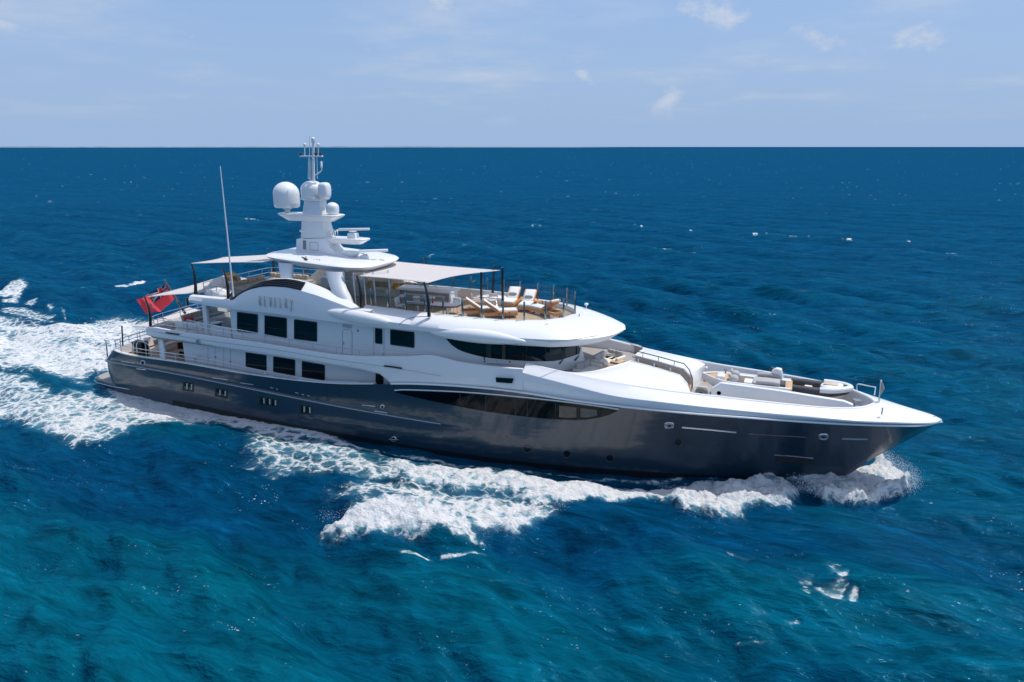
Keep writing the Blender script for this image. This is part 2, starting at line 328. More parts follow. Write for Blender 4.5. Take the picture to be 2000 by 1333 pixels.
# pale patches that lighten the water colour: (centre px, radii m, amount)
PALE = [((60,1300),(16,9),0.75), ((180,1090),(10,6),0.35), ((420,1040),(10,5),0.35), ((900,1290),(13,5),0.55), ((1150,1170),(8,3.5),0.55),
        ((1480,1210),(6,2.5),0.55), ((1330,1100),(5,2.5),0.2), ((700,1080),(8,4),0.35), ((1850,1250),(9,6),0.15), ((-150,900),(14,8),0.4), ((1650,1010),(5,2.2),0.35)]
DARK = [((560,985),(7,3.2),0.9), ((620,965),(4,2),0.6), ((1230,1020),(8,3.2),0.95), ((1400,1050),(6,3),0.75), ((400,900),(8,4),0.7), ((200,905),(8,3),0.4)]  # trough shade and hull reflection beside the wake, painted into the tint
def build_sea():
    h = CAM.z
    dep = np.concatenate([R(1)*np.linspace(80, 58, 14, endpoint=False), R(1)*np.linspace(58, 2.6, 660)])
    r = h/np.tan(dep); r = np.concatenate([r, np.exp(np.linspace(math.log(r[-1]), math.log(70000.0), 170))[1:]])
    base = math.atan2(FWD.y, FWD.x)
    ang = np.concatenate([np.linspace(-50, 50, 1060), np.linspace(50, 310, 420)[1:-1]])*R(1)+base
    RR, AA = np.meshgrid(r, ang, indexing='ij')
    X = CAM.x+RR*np.cos(AA); Y = CAM.y+RR*np.sin(AA)
    dr = np.gradient(r)[:, None]*np.ones_like(RR); da = RR*np.gradient(np.unwrap(ang))[None, :]; sp = np.maximum(dr, np.abs(da))
    Z = np.zeros_like(X); crest = np.zeros_like(X)
    wr = np.random.default_rng(5); wind = R(252)               # the wind sea runs towards the camera, a little to the left
    for i in range(72):
        lam = 0.8*(17.0/0.8)**(i/71.0); th = wind+wr.normal(0, 0.40 if lam < 8 else 0.28); k = 2*math.pi/lam
        a = 0.0118*lam*min(1, (6.0/lam))**0.55*(0.7+0.6*wr.random()); ph = wr.random()*6.283
        w = np.clip((lam/sp-2.2)/2.0, 0, 1)
        if not w.any(): continue
        q = k*(X*math.cos(th)+Y*math.sin(th))+ph+1.1*np.sin(0.11*k*(X*math.sin(th)-Y*math.cos(th))+ph*3)
        s = np.sin(q); Z += a*w*(s+0.22*np.cos(2*q)); crest += a*w*s
    sig = crest.std()
    near = (X > -140) & (X < 110) & (Y > -70) & (Y < 110)
    cover = np.zeros_like(X); lift = np.zeros_like(X); xs, ys = X[near], Y[near]; cv = np.zeros_like(xs); lf = np.zeros_like(xs)
    wx = (fbm(xs*0.9, ys*0.9, 4, 3)-0.5)*1.5; wy = (fbm(xs*0.9+31, ys*0.9+7, 4, 9)-0.5)*1.5
    for px, soft, st, up_ in FOAM:
        P = poly_world(px, up_*0.9); lo = P.min(0)-2; hi = P.max(0)+2
        k = np.where((xs > lo[0]) & (xs < hi[0]) & (ys > lo[1]) & (ys < hi[1]))[0]
        if not len(k): continue
        wk = min(1.0, soft/0.8)
        d = sdist(P, xs[k]+wx[k]*wk, ys[k]+wy[k]*wk)
        e = np.clip((d+0.35*soft)/(soft*1.35), 0, 1); e = e*e*(3-2*e)
        cv[k] = np.maximum(cv[k], e*st); lf[k] = np.maximum(lf[k], e*up_)
    # how rough the churned water stands
    cv = cv*np.clip(0.58+0.80*fbm(xs*0.22, ys*0.9, 4, 70), 0.3, 1.04)
    n1 = fbm(xs*1.1, ys*1.6, 4, 21); n2 = fbm(xs*4.2, ys*5.0, 3, 40)
    Zn = Z[near]; hd = np.maximum(np.maximum(np.abs(ys)-4.5, np.maximum(xs-51, 1-xs)), 0); Zn = Zn*(1-0.62*np.exp(-(hd/6.0)**2)); Zn = Zn*(1-0.45*cv)+lf*(0.35+1.3*n1)+cv*(n2-0.5)*0.26*(0.35+lf*2.0)
    # the bow wave: a ridge of water thrown out from the stem, trough behind it
    Zn += -0.18*np.exp(-((xs-40)/7)**2-((np.abs(ys)-4.5)/1.6)**2)
    Z[near] = Zn; cover[near] = cv
    # whitecaps on the steepest crests, kept to gusty patches
    gust = fbm(X*0.012, Y*0.016, 3, 60); patch = fbm(X*0.6, Y*0.5, 3, 77)
    wc = np.clip((crest/sig-1.0)*1.5, 0, 1)*np.clip((patch-0.67)*9, 0, 1)*np.clip((gust-0.42)*6, 0, 1)
    farw = np.clip((RR-60)/60, 0, 1)
    far = np.clip((RR-110)/160, 0, 1)*np.clip((fbm(X*0.09, Y*0.06, 2, 90)-0.47)*5, 0, 1)*np.clip((vnoise(X*1.0+3, Y*0.45, 4)-0.80)*8, 0, 1)*np.clip((9000-RR)/6000, 0, 1)
    cover = np.maximum(cover, np.maximum(wc*0.7*farw, far*0.46))
    # water tint, with wave light and shade painted in
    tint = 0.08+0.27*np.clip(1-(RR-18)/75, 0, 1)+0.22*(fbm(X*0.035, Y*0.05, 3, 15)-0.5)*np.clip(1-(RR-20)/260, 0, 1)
    for lst, sgn in ((PALE, 1), (DARK, -1)):
        for (u, v), (rx, ry), amt in lst:
            p = PZ(u, v, 0); dx = (X-p.x)*math.cos(_al)+(Y-p.y)*math.sin(_al); dy = -(X-p.x)*math.sin(_al)+(Y-p.y)*math.cos(_al)
            wob = 0.7*(fbm(X*0.22, Y*0.3, 3, 33)-0.5)
            tint += sgn*amt*(0.28 if sgn > 0 else 0.95)*np.exp(-((dx/rx)**2+(dy/ry)**2)*(1+2*wob))*(0.7+1.2*(fbm(X*0.5, Y*0.9, 3, 51)-0.25))*0.75
    tint += 0.10*np.clip(crest/sig, -1.6, 2.2)*np.clip(1-(RR-20)/500, 0.25, 1)  # light through thin crests and shade in troughs, put into the tint
    nr, na = X.shape
    co = np.empty((nr*na+1, 3), np.float32); co[:-1, 0] = X.ravel(); co[:-1, 1] = Y.ravel(); co[:-1, 2] = Z.ravel(); co[-1] = (CAM.x, CAM.y, 0)
    I = np.arange(nr*na).reshape(nr, na); J = np.roll(I, -1, 1)
    q = np.stack([I[:-1], I[1:], J[1:], J[:-1]], -1).reshape(-1, 4)
    tri = np.stack([np.full(na, nr*na), I[0], J[0]], -1)
    me = bpy.data.meshes.new('sea'); me.vertices.add(len(co)); me.vertices.foreach_set('co', co.ravel())
    loops = np.concatenate([q.ravel(), tri.ravel()]).astype(np.int32); me.loops.add(len(loops)); me.loops.foreach_set('vertex_index', loops)
    st = np.concatenate([np.arange(len(q))*4, len(q)*4+np.arange(len(tri))*3]).astype(np.int32)
    me.polygons.add(len(st)); me.polygons.foreach_set('loop_start', st)
    me.update(calc_edges=True)
    for nm, arr in (('foam', cover), ('tint', np.clip(tint, 0, 1))):
        at = me.attributes.new(nm, 'FLOAT', 'POINT'); at.data.foreach_set('value', np.append(arr.ravel(), 0).astype(np.float32))
    me.shade_smooth()
    o = bpy.data.objects.new('sea', me); S.collection.objects.link(o); tag(o, 'deep blue choppy sea turning teal near the camera, white wake beside the yacht', None, None, 'structure')
    return o, (X, Y, Z, cover)
def sea_material():
    M = bpy.data.materials.new('sea_water'); M.use_nodes = True; t = M.node_tree; t.nodes.clear(); N = t.nodes; L = t.links
    def nd(ty, **k):
        n = N.new(ty)
        for a, v in k.items(): setattr(n, a, v)
        return n
    def mth(op, a, b=None, clamp=False):
        n = nd('ShaderNodeMath', operation=op, use_clamp=clamp)
        for i, v in enumerate((a, b)):
            if v is None: continue
            if isinstance(v, (int, float)): n.inputs[i].default_value = v
            else: L.new(v, n.inputs[i])
        return n.outputs[0]
    def noise(sc, det, rough=0.55, scale=(1, 1, 1), dist=0.0):
        mp = nd('ShaderNodeMapping'); mp.inputs['Scale'].default_value = scale; L.new(tc.outputs['Object'], mp.inputs[0])
        n = nd('ShaderNodeTexNoise'); n.inputs['Scale'].default_value = sc; n.inputs['Detail'].default_value = det; n.inputs['Roughness'].default_value = rough; n.inputs['Distortion'].default_value = dist
        L.new(mp.outputs[0], n.inputs['Vector']); return n.outputs['Fac']
    def wnoise(sc, det, rough, along, across):               # noise drawn out along the crests of the wind sea
        mp = nd('ShaderNodeMapping'); mp.inputs['Rotation'].default_value = (0, 0, R(18)); mp.inputs['Scale'].default_value = (along, across, 1); L.new(tc.outputs['Object'], mp.inputs[0])
        n = nd('ShaderNodeTexNoise'); n.inputs['Scale'].default_value = sc; n.inputs['Detail'].default_value = det; n.inputs['Roughness'].default_value = rough; n.inputs['Distortion'].default_value = 0.5
        L.new(mp.outputs[0], n.inputs['Vector']); return n.outputs['Fac']
    def ramp(x, a, b, lo=0.0, hi=1.0, smooth=True):
        n = nd('ShaderNodeMapRange', interpolation_type='SMOOTHSTEP' if smooth else 'LINEAR'); n.inputs[1].default_value = a; n.inputs[2].default_value = b; n.inputs[3].default_value = lo; n.inputs[4].default_value = hi
        L.new(x, n.inputs[0]); return n.outputs[0]
    tc = nd('ShaderNodeTexCoord'); af = nd('ShaderNodeAttribute', attribute_name='foam'); at = nd('ShaderNodeAttribute', attribute_name='tint')
    # foam: coverage broken into lace by noise in metres
    lace = noise(1.5, 8, 0.64, (0.75, 1.25, 1), 0.9); fine = noise(7.0, 6, 0.66, (0.8, 1.2, 1), 0.4)
    vo = nd('ShaderNodeTexVoronoi', feature='DISTANCE_TO_EDGE'); vo.inputs['Scale'].default_value = 1.15
    nv = nd('ShaderNodeTexNoise'); nv.inputs['Scale'].default_value = 1.8; nv.inputs['Detail'].default_value = 5; L.new(tc.outputs['Object'], nv.inputs['Vector'])
    va = nd('ShaderNodeVectorMath', operation='MULTIPLY_ADD'); va.inputs[1].default_value = (0.9, 0.9, 0.9); L.new(nv.outputs['Color'], va.inputs[0]); L.new(tc.outputs['Object'], va.inputs[2]); L.new(va.outputs[0], vo.inputs['Vector'])
    cell = ramp(vo.outputs['Distance'], 0.0, 0.22, 1.0, 0.0)
    tex = mth('ADD', mth('ADD', mth('MULTIPLY', lace, 0.62), mth('MULTIPLY', fine, 0.34)), mth('MULTIPLY', cell, 0.16))   # ~0.3..0.75
    thr = ramp(af.outputs['Fac'], 0.0, 1.0, 0.84, 0.33, False)
    dif = mth('SUBTRACT', tex, thr)
    foam = mth('MULTIPLY', ramp(dif, -0.07, 0.16), ramp(af.outputs['Fac'], 0.02, 0.22))
    # sun glints painted as white specks on the ripples, in drifting patches
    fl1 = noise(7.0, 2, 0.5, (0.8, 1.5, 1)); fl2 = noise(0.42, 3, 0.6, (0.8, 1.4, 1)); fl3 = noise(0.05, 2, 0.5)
    glint = mth('MULTIPLY', mth('MULTIPLY', ramp(fl1, 0.675, 0.73), ramp(fl2, 0.57, 0.66)), ramp(fl3, 0.42, 0.58, 0.25, 0.9))
    foam = mth('MAXIMUM', foam, glint)
    # bubbles under the surface brighten the water round the foam
    haze = mth('MULTIPLY', ramp(af.outputs['Fac'], 0.05, 0.95, 0.0, 0.62), ramp(dif, -0.25, 0.08, 0.35, 1.0))
    # water colour
    cm = nd('ShaderNodeMix', data_type='RGBA'); cm.inputs[6].default_value = (0.0006, 0.045, 0.104, 1); cm.inputs[7].default_value = (0.0005, 0.096, 0.134, 1)
    L.new(at.outputs['Fac'], cm.inputs[0])
    ch = nd('ShaderNodeMix', data_type='RGBA'); ch.inputs[7].default_value = (0.22, 0.46, 0.50, 1); L.new(haze, ch.inputs[0]); L.new(cm.outputs[2], ch.inputs[6])
    # ripples
    b1 = noise(2.6, 5, 0.6, (1.0, 1.7, 1)); b2 = noise(9.0, 4, 0.6, (1, 1.4, 1)); b3 = noise(0.45, 6, 0.6, (0.8, 1.5, 1))
    hgt = mth('ADD', mth('ADD', mth('MULTIPLY', b1, 0.13), mth('MULTIPLY', b2, 0.05)), mth('MULTIPLY', b3, 0.60))
    w3 = wnoise(0.85, 4, 0.58, 0.42, 1.7); w4 = wnoise(2.6, 4, 0.58, 0.5, 1.6); w5 = wnoise(7.0, 3, 0.55, 0.6, 1.5)
    hgt = mth('ADD', mth('ADD', mth('MULTIPLY', w3, 0.26), mth('MULTIPLY', w4, 0.10)), mth('ADD', mth('MULTIPLY', w5, 0.032), mth('MULTIPLY', b3, 0.10)))
    bp = nd('ShaderNodeBump'); bp.inputs['Strength'].default_value = 1.0; bp.inputs['Distance'].default_value = 1.0; L.new(hgt, bp.inputs['Height'])
    # wind streaks vary the colour; ripple highlights and dark sides are painted in
    s1 = noise(0.05, 6, 0.62, (0.6, 1.8, 1)); s2 = noise(0.35, 5, 0.6, (0.7, 1.7, 1))
    s3 = wnoise(0.85, 4, 0.58, 0.42, 1.7); s4 = wnoise(2.6, 3, 0.55, 0.5, 1.6)
    vary = mth('MULTIPLY', mth('MULTIPLY', ramp(s1, 0.3, 0.7, 0.86, 1.15, False), ramp(s2, 0.3, 0.7, 0.80, 1.22, False)), mth('MULTIPLY', mth('ADD', ramp(s3, 0.28, 0.52, 0.55, 1.0), mth('MULTIPLY', ramp(s3, 0.55, 0.75), 0.5)), ramp(s4, 0.3, 0.7, 0.84, 1.18, False)))
    cv = nd('ShaderNodeVectorMath', operation='SCALE'); L.new(ch.outputs[2], cv.inputs[0]); L.new(vary, cv.inputs['Scale'])
    dfb = nd('ShaderNodeBsdfDiffuse'); L.new(cv.outputs[0], dfb.inputs[0]); L.new(bp.outputs[0], dfb.inputs['Normal'])
    gls = nd('ShaderNodeBsdfGlossy'); gls.inputs['Roughness'].default_value = 0.07; gls.inputs[0].default_value = (0.10, 0.42, 0.70, 1); L.new(bp.outputs[0], gls.inputs['Normal'])
    fr = nd('ShaderNodeFresnel'); fr.inputs[0].default_value = 1.333; L.new(bp.outputs[0], fr.inputs['Normal'])
    ff = mth('MINIMUM', mth('MULTIPLY', fr.outputs[0], 0.8), 0.20)
    w = nd('ShaderNodeMixShader'); L.new(ff, w.inputs[0]); L.new(dfb.outputs[0], w.inputs[1]); L.new(gls.outputs[0], w.inputs[2])
    fh = mth('ADD', mth('MULTIPLY', lace, 0.5), mth('MULTIPLY', fine, 0.30)); bf = nd('ShaderNodeBump'); bf.inputs['Strength'].default_value = 0.9; bf.inputs['Distance'].default_value = 0.6; L.new(fh, bf.inputs['Height'])
    f = nd('ShaderNodeBsdfPrincipled'); f.inputs['Base Color'].default_value = (0.80, 0.80, 0.79, 1); f.inputs['Roughness'].default_value = 0.8; f.inputs['Specular IOR Level'].default_value = 0.1; L.new(bf.outputs[0], f.inputs['Normal'])
    mx = nd('ShaderNodeMixShader'); L.new(foam, mx.inputs[0]); L.new(w.outputs[0], mx.inputs[1]); L.new(f.outputs[0], mx.inputs[2])  # foam mask here also carries the painted sun glints
    o = nd('ShaderNodeOutputMaterial'); L.new(mx.outputs[0], o.inputs[0])
    return M
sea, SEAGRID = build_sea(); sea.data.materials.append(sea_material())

# ------------------------------------------------------------------ low islands on the horizon
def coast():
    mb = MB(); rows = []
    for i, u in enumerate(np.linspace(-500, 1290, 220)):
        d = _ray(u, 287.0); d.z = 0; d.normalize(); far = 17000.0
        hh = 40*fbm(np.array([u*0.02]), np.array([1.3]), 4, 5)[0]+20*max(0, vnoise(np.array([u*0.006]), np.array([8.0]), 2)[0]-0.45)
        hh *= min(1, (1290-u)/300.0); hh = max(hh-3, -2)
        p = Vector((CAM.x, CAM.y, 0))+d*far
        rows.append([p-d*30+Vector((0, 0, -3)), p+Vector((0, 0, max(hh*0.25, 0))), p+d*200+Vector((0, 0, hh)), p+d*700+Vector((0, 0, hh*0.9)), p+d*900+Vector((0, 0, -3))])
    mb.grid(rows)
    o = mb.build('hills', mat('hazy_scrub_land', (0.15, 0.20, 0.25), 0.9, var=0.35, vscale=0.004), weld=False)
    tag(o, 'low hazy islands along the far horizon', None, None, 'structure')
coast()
# ------------------------------------------------------------------ the yacht
YT = empty('motor_yacht'); tag(YT, 'large motor yacht with dark slate hull and white superstructure under way', 'yacht')
def P_(name, mb, m, parent=None, **k): return mb.build(name, m, parent or YT, **k)
NS = 150
LA = cr([(2.3,0,-1),(2.3,-2.4,-1),(2.6,-3.3,-1),(4.5,-3.6,-1),(10,-4.0,-1),(16,-4.3,-1),(22,-4.45,-1),(28,-4.45,-1),(33,-4.15,-1),(37.5,-3.45,-1),(42,-2.35,-1),(46,-1.25,-1),(48.3,-.55,-1),(49.2,-.2,-1),(49.6,0,-1)], NS)
LK = cr([(1.85,0,2.45),(1.9,-2.6,2.45),(2.25,-3.75,2.45),(4.5,-4.06,2.5),(10,-4.4,2.45),(16,-4.58,2.25),(22,-4.7,2.02),(28,-4.7,1.86),(33,-4.5,1.8),(37.5,-3.95,1.75),(42,-3.1,1.7),(46,-2.05,1.65),(50,-.85,1.6),(51.5,-.34,1.6),(52.15,0,1.6)], NS)
LS = cr([(2.9,0,3.4),(2.9,-2.5,3.4),(3.1,-3.72,3.37),(5,-4.1,3.22),(10,-4.4,3.30),(16,-4.62,3.22),(22,-4.7,3.40),(28,-4.7,4.08),(33,-4.65,4.33),(37.5,-4.5,4.18),(42,-4.12,4.11),(46,-3.45,4.07),(50,-2.42,3.96),(53.45,-1.12,3.87),(54.76,0,3.86)], NS)
def lerp(a, b, t): return Vector(a)*(1-t)+Vector(b)*t
rows = [LA]
for t in (0.25, 0.5, 0.75):
    rows.append([lerp(a, k, t)+Vector((0, -0.16*math.sin(math.pi*t)*(1 if a.y < -.05 else 0)*min(1, -k.y/2), 0)) for a, k in zip(LA, LK)])
step = [max(0.0, min(1, (31-k.x)/3)) for k in LK]
rows.append([k+Vector((0, 0.07*s*(1 if k.y < -.3 else 0), -0.10*s)) for k, s in zip(LK, step)])
rows.append([Vector(k) for k in LK])
rows.append([k+Vector((0, 0.05*s*(1 if k.y < -.3 else 0), 0.10*s)) for k, s in zip(LK, step)])
for t in (0.3, 0.55, 0.8):
    rows.append([lerp(k, s, t)+Vector((0, 0.10*math.sin(math.pi*t)*(1 if k.y < -.05 else 0)*min(1, max(0, (k.x-30)/12))*min(1, -s.y/1.5), 0)) for k, s in zip(LK, LS)])
rows.append(LS)
HM = MB().mgrid(rows); hull = P_('hull', HM, HULL, ang=25)
HB = BVHTree.FromPolygons([Vector(v) for v in HM.v], HM.f)
def hit(u, v, off=0.012, bvh=None):                         # the point of the hull seen at a photograph pixel, a little proud of it
    loc, nor, i, d = (bvh or HB).ray_cast(CAM, _ray(u, v).normalized())
    if loc is None: return None
    if nor.dot(CAM-loc) < 0: nor = -nor
    return loc+nor*off
def skin_patch(top, bot, n=12, k=3, off=0.012):             # a patch lying on the hull between two lines
    tp = cr([(u, v, 0) for u, v in top], n); bt = cr([(u, v, 0) for u, v in bot], n); rows = []
    for i in range(k+1):
        rows.append([hit(*lerp(a, b, i/k)[:2], off) for a, b in zip(tp, bt)])
    return MB().grid(rows)
def skin_tube(px, r, n=24, off=0.0): return MB().tube([hit(p.x, p.y, off) for p in cr([(u, v, 0) for u, v in px], n)], r, 6)
def skin_ring(u, v, ru, rv, tube, n=22, off=0.01, p=1.0):
    f = lambda t: math.copysign(abs(t)**p, t)
    pts = [hit(u+ru*f(math.cos(a)), v+rv*f(math.sin(a)), off) for a in np.linspace(0, 2*math.pi, n+1)]
    return MB().tube(pts, tube, 6, cap=False)
def skin_disc(u, v, ru, rv, n=20, off=0.01, p=1.0):
    f = lambda t: math.copysign(abs(t)**p, t)
    vs = [hit(u, v, off)]+[hit(u+ru*f(math.cos(a)), v+rv*f(math.sin(a)), off) for a in np.linspace(0, 2*math.pi, n, endpoint=False)]
    return MB().add(vs, [(0, i+1, (i+1) % n+1) for i in range(n)])
# dark bottom paint showing above the water
P_('bottom_paint', MB().mgrid([[(p.x, p.y-.014 if p.y < -.05 else p.y, p.z) for p in [lerp(a, k, t)+Vector((0, -0.16*math.sin(math.pi*t)*(1 if a.y < -.05 else 0)*min(1, -k.y/2), 0)) for a, k in zip(LA, LK)] if 8 < p.x < 47] for t in (0.02, .2, .35, .42)]), mat('antifouling_paint', (0.006, 0.009, 0.013), 0.5))
# rub rail and waterline trim
P_('rub_rail', MB().tube([k+Vector((0, -0.015, 0)) for k in LK if k.x < 29.6 and k.y < -0.5], 0.055, 8).tube([Vector((k.x, -k.y+0.015, k.z)) for k in LK if k.x < 29.6 and k.y < -0.5], 0.055, 8), mat('rub_rail_steel', (0.30, 0.33, 0.37), 0.25, 0.8))
# white moulding between the dark hull and the white bulwark
mld = [Vector(s)+Vector((0, -0.03, 0.03)) for s in LS if s.x > 25.6 and s.y < 0]+[Vector((54.82, 0, 3.88))]
P_('sheer_moulding', MB().tube(mld, 0.055, 8).tube([Vector((p.x, -p.y, p.z)) for p in mld], 0.055, 8), WHITE)
# hull windows: the long forward lens
TOPL = [(771,765),(800,764.5),(900,768.5),(1000,777),(1100,787.5),(1170,796.5),(1206,802)]
BOTL = [(771,766.5),(810,776),(860,787),(950,804),(1040,815.5),(1110,820.5),(1150,819),(1185,812),(1206,803)]
lw = P_('hull_window', skin_patch(TOPL, BOTL, 70, 6, 0.015), HGLASS)
P_('frame', skin_tube([(771,762.5),(800,761.5),(900,765.5),(1000,773.5),(1100,784),(1170,793),(1209,799)], 0.032, 60, 0.03), WHITE, lw)
for (a, b) in (((899,770),(899,793)),((949,774),(949,803)),((1006.6,779.5),(1006.6,810.5)),((1030,782),(1030,813)),((1085,788),(1085,818)),((1130,793),(1130,819))):
    P_('mullion', skin_tube([a, ((a[0]+b[0])/2, (a[1]+b[1])/2), b], 0.016, 6, 0.02), DKGREY, lw)
P_('curtain', skin_patch([(1092,792),(1110,794),(1126,796)], [(1092,815),(1110,816),(1126,815)], 6, 3, 0.020), mat('window_interior_beige', (0.10, 0.085, 0.065), 0.3, var=0.6, vscale=2.5), lw)
P_('curtain', skin_patch([(1134,797),(1150,799),(1166,801)], [(1134,815),(1150,815),(1166,811)], 6, 3, 0.020), mat('window_interior_grey', (0.07, 0.075, 0.075), 0.3, var=0.6, vscale=2.5), lw)
# small paired hull windows in the topsides
def pair(x0, x1, y0, y1, n=2, sl=0.17):
    w = (x1-x0)/n
    o = P_('hull_port', skin_patch([(x0-2, y0-1.5), ((x0+x1)/2, y0-1.5+sl*(x1-x0)/2), (x1+2, y0-1.5+sl*(x1-x0))], [(x0-2, y1), ((x0+x1)/2, y1+sl*(x1-x0)/2), (x1+2, y1+sl*(x1-x0))], 8, 3, 0.010), SHADOWGAP)
    for i in range(n):
        a, b = x0+i*w+1.5, x0+(i+1)*w-1.2; oy = sl*i*w
        P_('pane', skin_patch([(a, y0+oy), ((a+b)/2, y0+oy+.6), (b, y0+oy+1.3)], [(a, y1+oy-2), ((a+b)/2, y1+oy-1.5), (b, y1+oy-1)], 5, 3, 0.016), DGLASS, o)
        P_('reveal', skin_patch([(b-2.6, y0+oy+1.8), (b-1.3, y0+oy+2), (b, y0+oy+2.2)], [(b-2.6, y1+oy-3), (b-1.3, y1+oy-2.7), (b, y1+oy-2.5)], 4, 3, 0.020), GREENREVEAL, o)
pair(359,377,747,763); pair(422,443,760,775); pair(507,541,776,791, 3); pair(586,608,792,808)
# portholes, fairleads, trim strips
for (u, v) in ((1030,877),(1107,887),(1191,895),(1324,864)):
    o = P_('porthole', skin_disc(u, v, 7.5, 7, off=0.012), mat('porthole_glass', (0.006, 0.010, 0.014), 0.04, spec=0.8)); P_('rim', skin_ring(u, v, 7.5, 7, 0.02), DKGREY, o)
for (u, v, a, b) in ((769,858,4.6,4.2),(747,795,3.4,3.4),(279,709,4.2,4.4)):
    o = P_('porthole', skin_disc(u, v, a, b, off=0.012), SHADOWGAP); P_('rim', skin_ring(u, v, a, b, 0.035), STEEL, o)
P_('freeboard_mark', skin_tube([(760,858),(769,858.6),(778,859.5)], 0.018, 6, 0.02), STEEL)
for (u, v) in ((1307,831),(1608,853)):
    o = P_('fairlead', skin_disc(u, v, 8.5, 5, off=0.012, p=0.7), mat('fairlead_plate', (0.45, 0.43, 0.40), 0.35, 0.7)); P_('rim', skin_ring(u, v, 8.5, 5, 0.045, p=0.7), STEEL, o); P_('opening', skin_disc(u+0.5, v+0.8, 4, 2.0, off=0.02), SHADOWGAP, o)
for pts, r, mm in (([(1332,834.5),(1385,839),(1438,844.5)], .045, STEEL), ([(1462,847),(1520,851),(1574,854)], .03, mat('copper_trim', (0.42, 0.27, 0.22), 0.3, 0.9)), ([(1644,857),(1670,858),(1694,858)], .04, STEEL),
                   ([(708,791.5),(720,792.5),(733,794)], .03, STEEL), ([(732,803),(745,805),(757,807)], .035, STEEL), ([(268,720),(277,721.3),(286,722.5)], .04, STEEL)):
    P_('trim_strip', skin_tube(pts, r, 10, 0.02), mm)
for (u0, u1, v0, v1) in ((237,264,706,709.5),(415,445,738,742),(470,495,748,752),(528,534,757.5,758.5),(540,543,760,761),(577,583,767,768.5),(590,594,770.5,771.5),(601,606,773,774)):
    P_('scupper', skin_tube([(u0, v0), ((u0+u1)/2, (v0+v1)/2), (u1, v1)], 0.022, 5, 0.015), STEEL)
for u_ in (640, 664): P_('door_seam', skin_tube([(u_,757),(u_,772),(u_,783)], 0.008, 6, 0.01), SHADOWGAP)
o = P_('anchor_pocket', skin_patch([(1514,889.5),(1550,892.5),(1587,896)], [(1514,902),(1550,905),(1587,908)], 8, 3, 0.012), SHADOWGAP); P_('lip', skin_tube([(1512,888.5),(1550,891.5),(1588,895)], 0.03, 8, 0.03), STEEL, o)
# swim platform and transom
pl = [(0.0,0),(0.02,-2.6),(0.25,-3.3),(0.9,-3.62),(2.6,-3.85),(8.4,-3.95),(9.0,-3.7),(2.6,-3.2)]
P_('swim_platform', MB().prism(pl[:7]+[(9.0,-3.6),(3,-3.4),(3,3.4),(9,3.6)]+[(x,-y) for x, y in reversed(pl[1:7])], 0.50, 0.86), HULL, bevel=0.05)
P_('platform_deck', MB().prism([(0.15,0),(0.17,-2.5),(0.4,-3.15),(1.0,-3.45),(2.4,-3.6),(2.4,3.6),(1.0,3.45),(0.4,3.15),(0.17,2.5)], 0.864, 0.885), GREYDECK)
P_('platform_trim', MB().tube([(0.0,2.6,.62),(0.0,-2.6,.62),(0.22,-3.32,.62),(0.9,-3.66,.62),(2.6,-3.90,.62),(8.4,-4.0,.62)], 0.03, 6), STEEL)
for (u, v) in ((186,720),(192,724)): 
    p = PZ(u, v+8, 0.88); P_('cleat', MB().tube([p, p+Vector((0,0,.22))], .06, 8).tube([p+Vector((-.18,-.02,.24)), p+Vector((.18,.02,.24))], .05, 8), STEEL)
# ---- main deck: floor, house, stern bulwark cap, rails
fl = [(s.x+0.10, s.y+0.12) for s in LS if s.x < 26 and s.y < -0.01]
P_('main_deck', MB().prism([(2.95,0)]+fl+[(x,-y) for x, y in reversed(fl)], 2.62, 2.70), TEAKDECK)
cap = [s for s in LS if s.x < 25.4]
P_('cap_rail', MB().mgrid([[s+Vector((-.03 if s.x < 3.2 else 0, -.03, .01)) for s in cap], [s+Vector((-.03 if s.x < 3.2 else 0, -.03, .06)) for s in cap], [s+Vector((.16 if s.x < 3.2 else 0.02, .20 if s.y < -.3 else 0, .06)) for s in cap], [s+Vector((.16 if s.x < 3.2 else 0.02, .20 if s.y < -.3 else 0, -.6)) for s in cap]]), WHITE)
MHX0 = 9.54
P_('main_deck_house', MB().box(((MHX0+30)/2, 0, 3.75), (30-MHX0, 7.4, 2.1)), WHITE, bevel=0.04)
P_('aft_sliding_door', MB().box((MHX0-.03, 0, 3.65), (0.05, 5.6, 1.75)), DGLASS, smooth=False)
def quad_y(pts, y, off=0.0): return [PY(u, v, y) for u, v in pts]
def window(pts, y, name='window', r=0.06, glass=None):
    q = quad_y(pts, y-0.02); o = MB(); c = sum(q, Vector())/4
    n = 5; vs = []
    for i in range(4):                                       # rounded corners
        p = q[i]; a = (q[i-1]-p).normalized(); b = (q[(i+1) % 4]-p).normalized()
        for j in range(n):
            t = j/(n-1); vs.append((p+a*r)*(1-t)**2+2*p*t*(1-t)+(p+b*r)*t*t)
    m_ = len(vs); back = [v+Vector((0, .03, 0)) for v in vs]
    o.add(vs+back, [tuple(range(m_))]+[(i, (i+1) % m_, m_+(i+1) % m_, m_+i) for i in range(m_)])
    w = P_(name, o, glass or DGLASS, smooth=False)
    P_('frame', MB().tube(vs+[vs[0]], 0.022, 5, cap=False), mat_frame, w)
    return w
mat_frame = mat('window_frame', (0.06, 0.075, 0.09), 0.4)
for pts in ([(480,688.9),(520,694.6),(520,724.4),(480.4,717.4)], [(534,696.8),(576,703.5),(576,733.8),(534,726.4)], [(590,705.8),(634,713.8),(634,743.3),(590,736.4)]): window(pts, -3.7)
window([(734,727),(748,730),(748,752),(734,751)], -3.72, 'side_door')
for u in (406,420,437,450): P_('panel_seam', MB().tube([PY(u, 676+(u-406)*.12, -3.71), PY(u, 716+(u-406)*.16, -3.71)], .008, 4), SEAM)
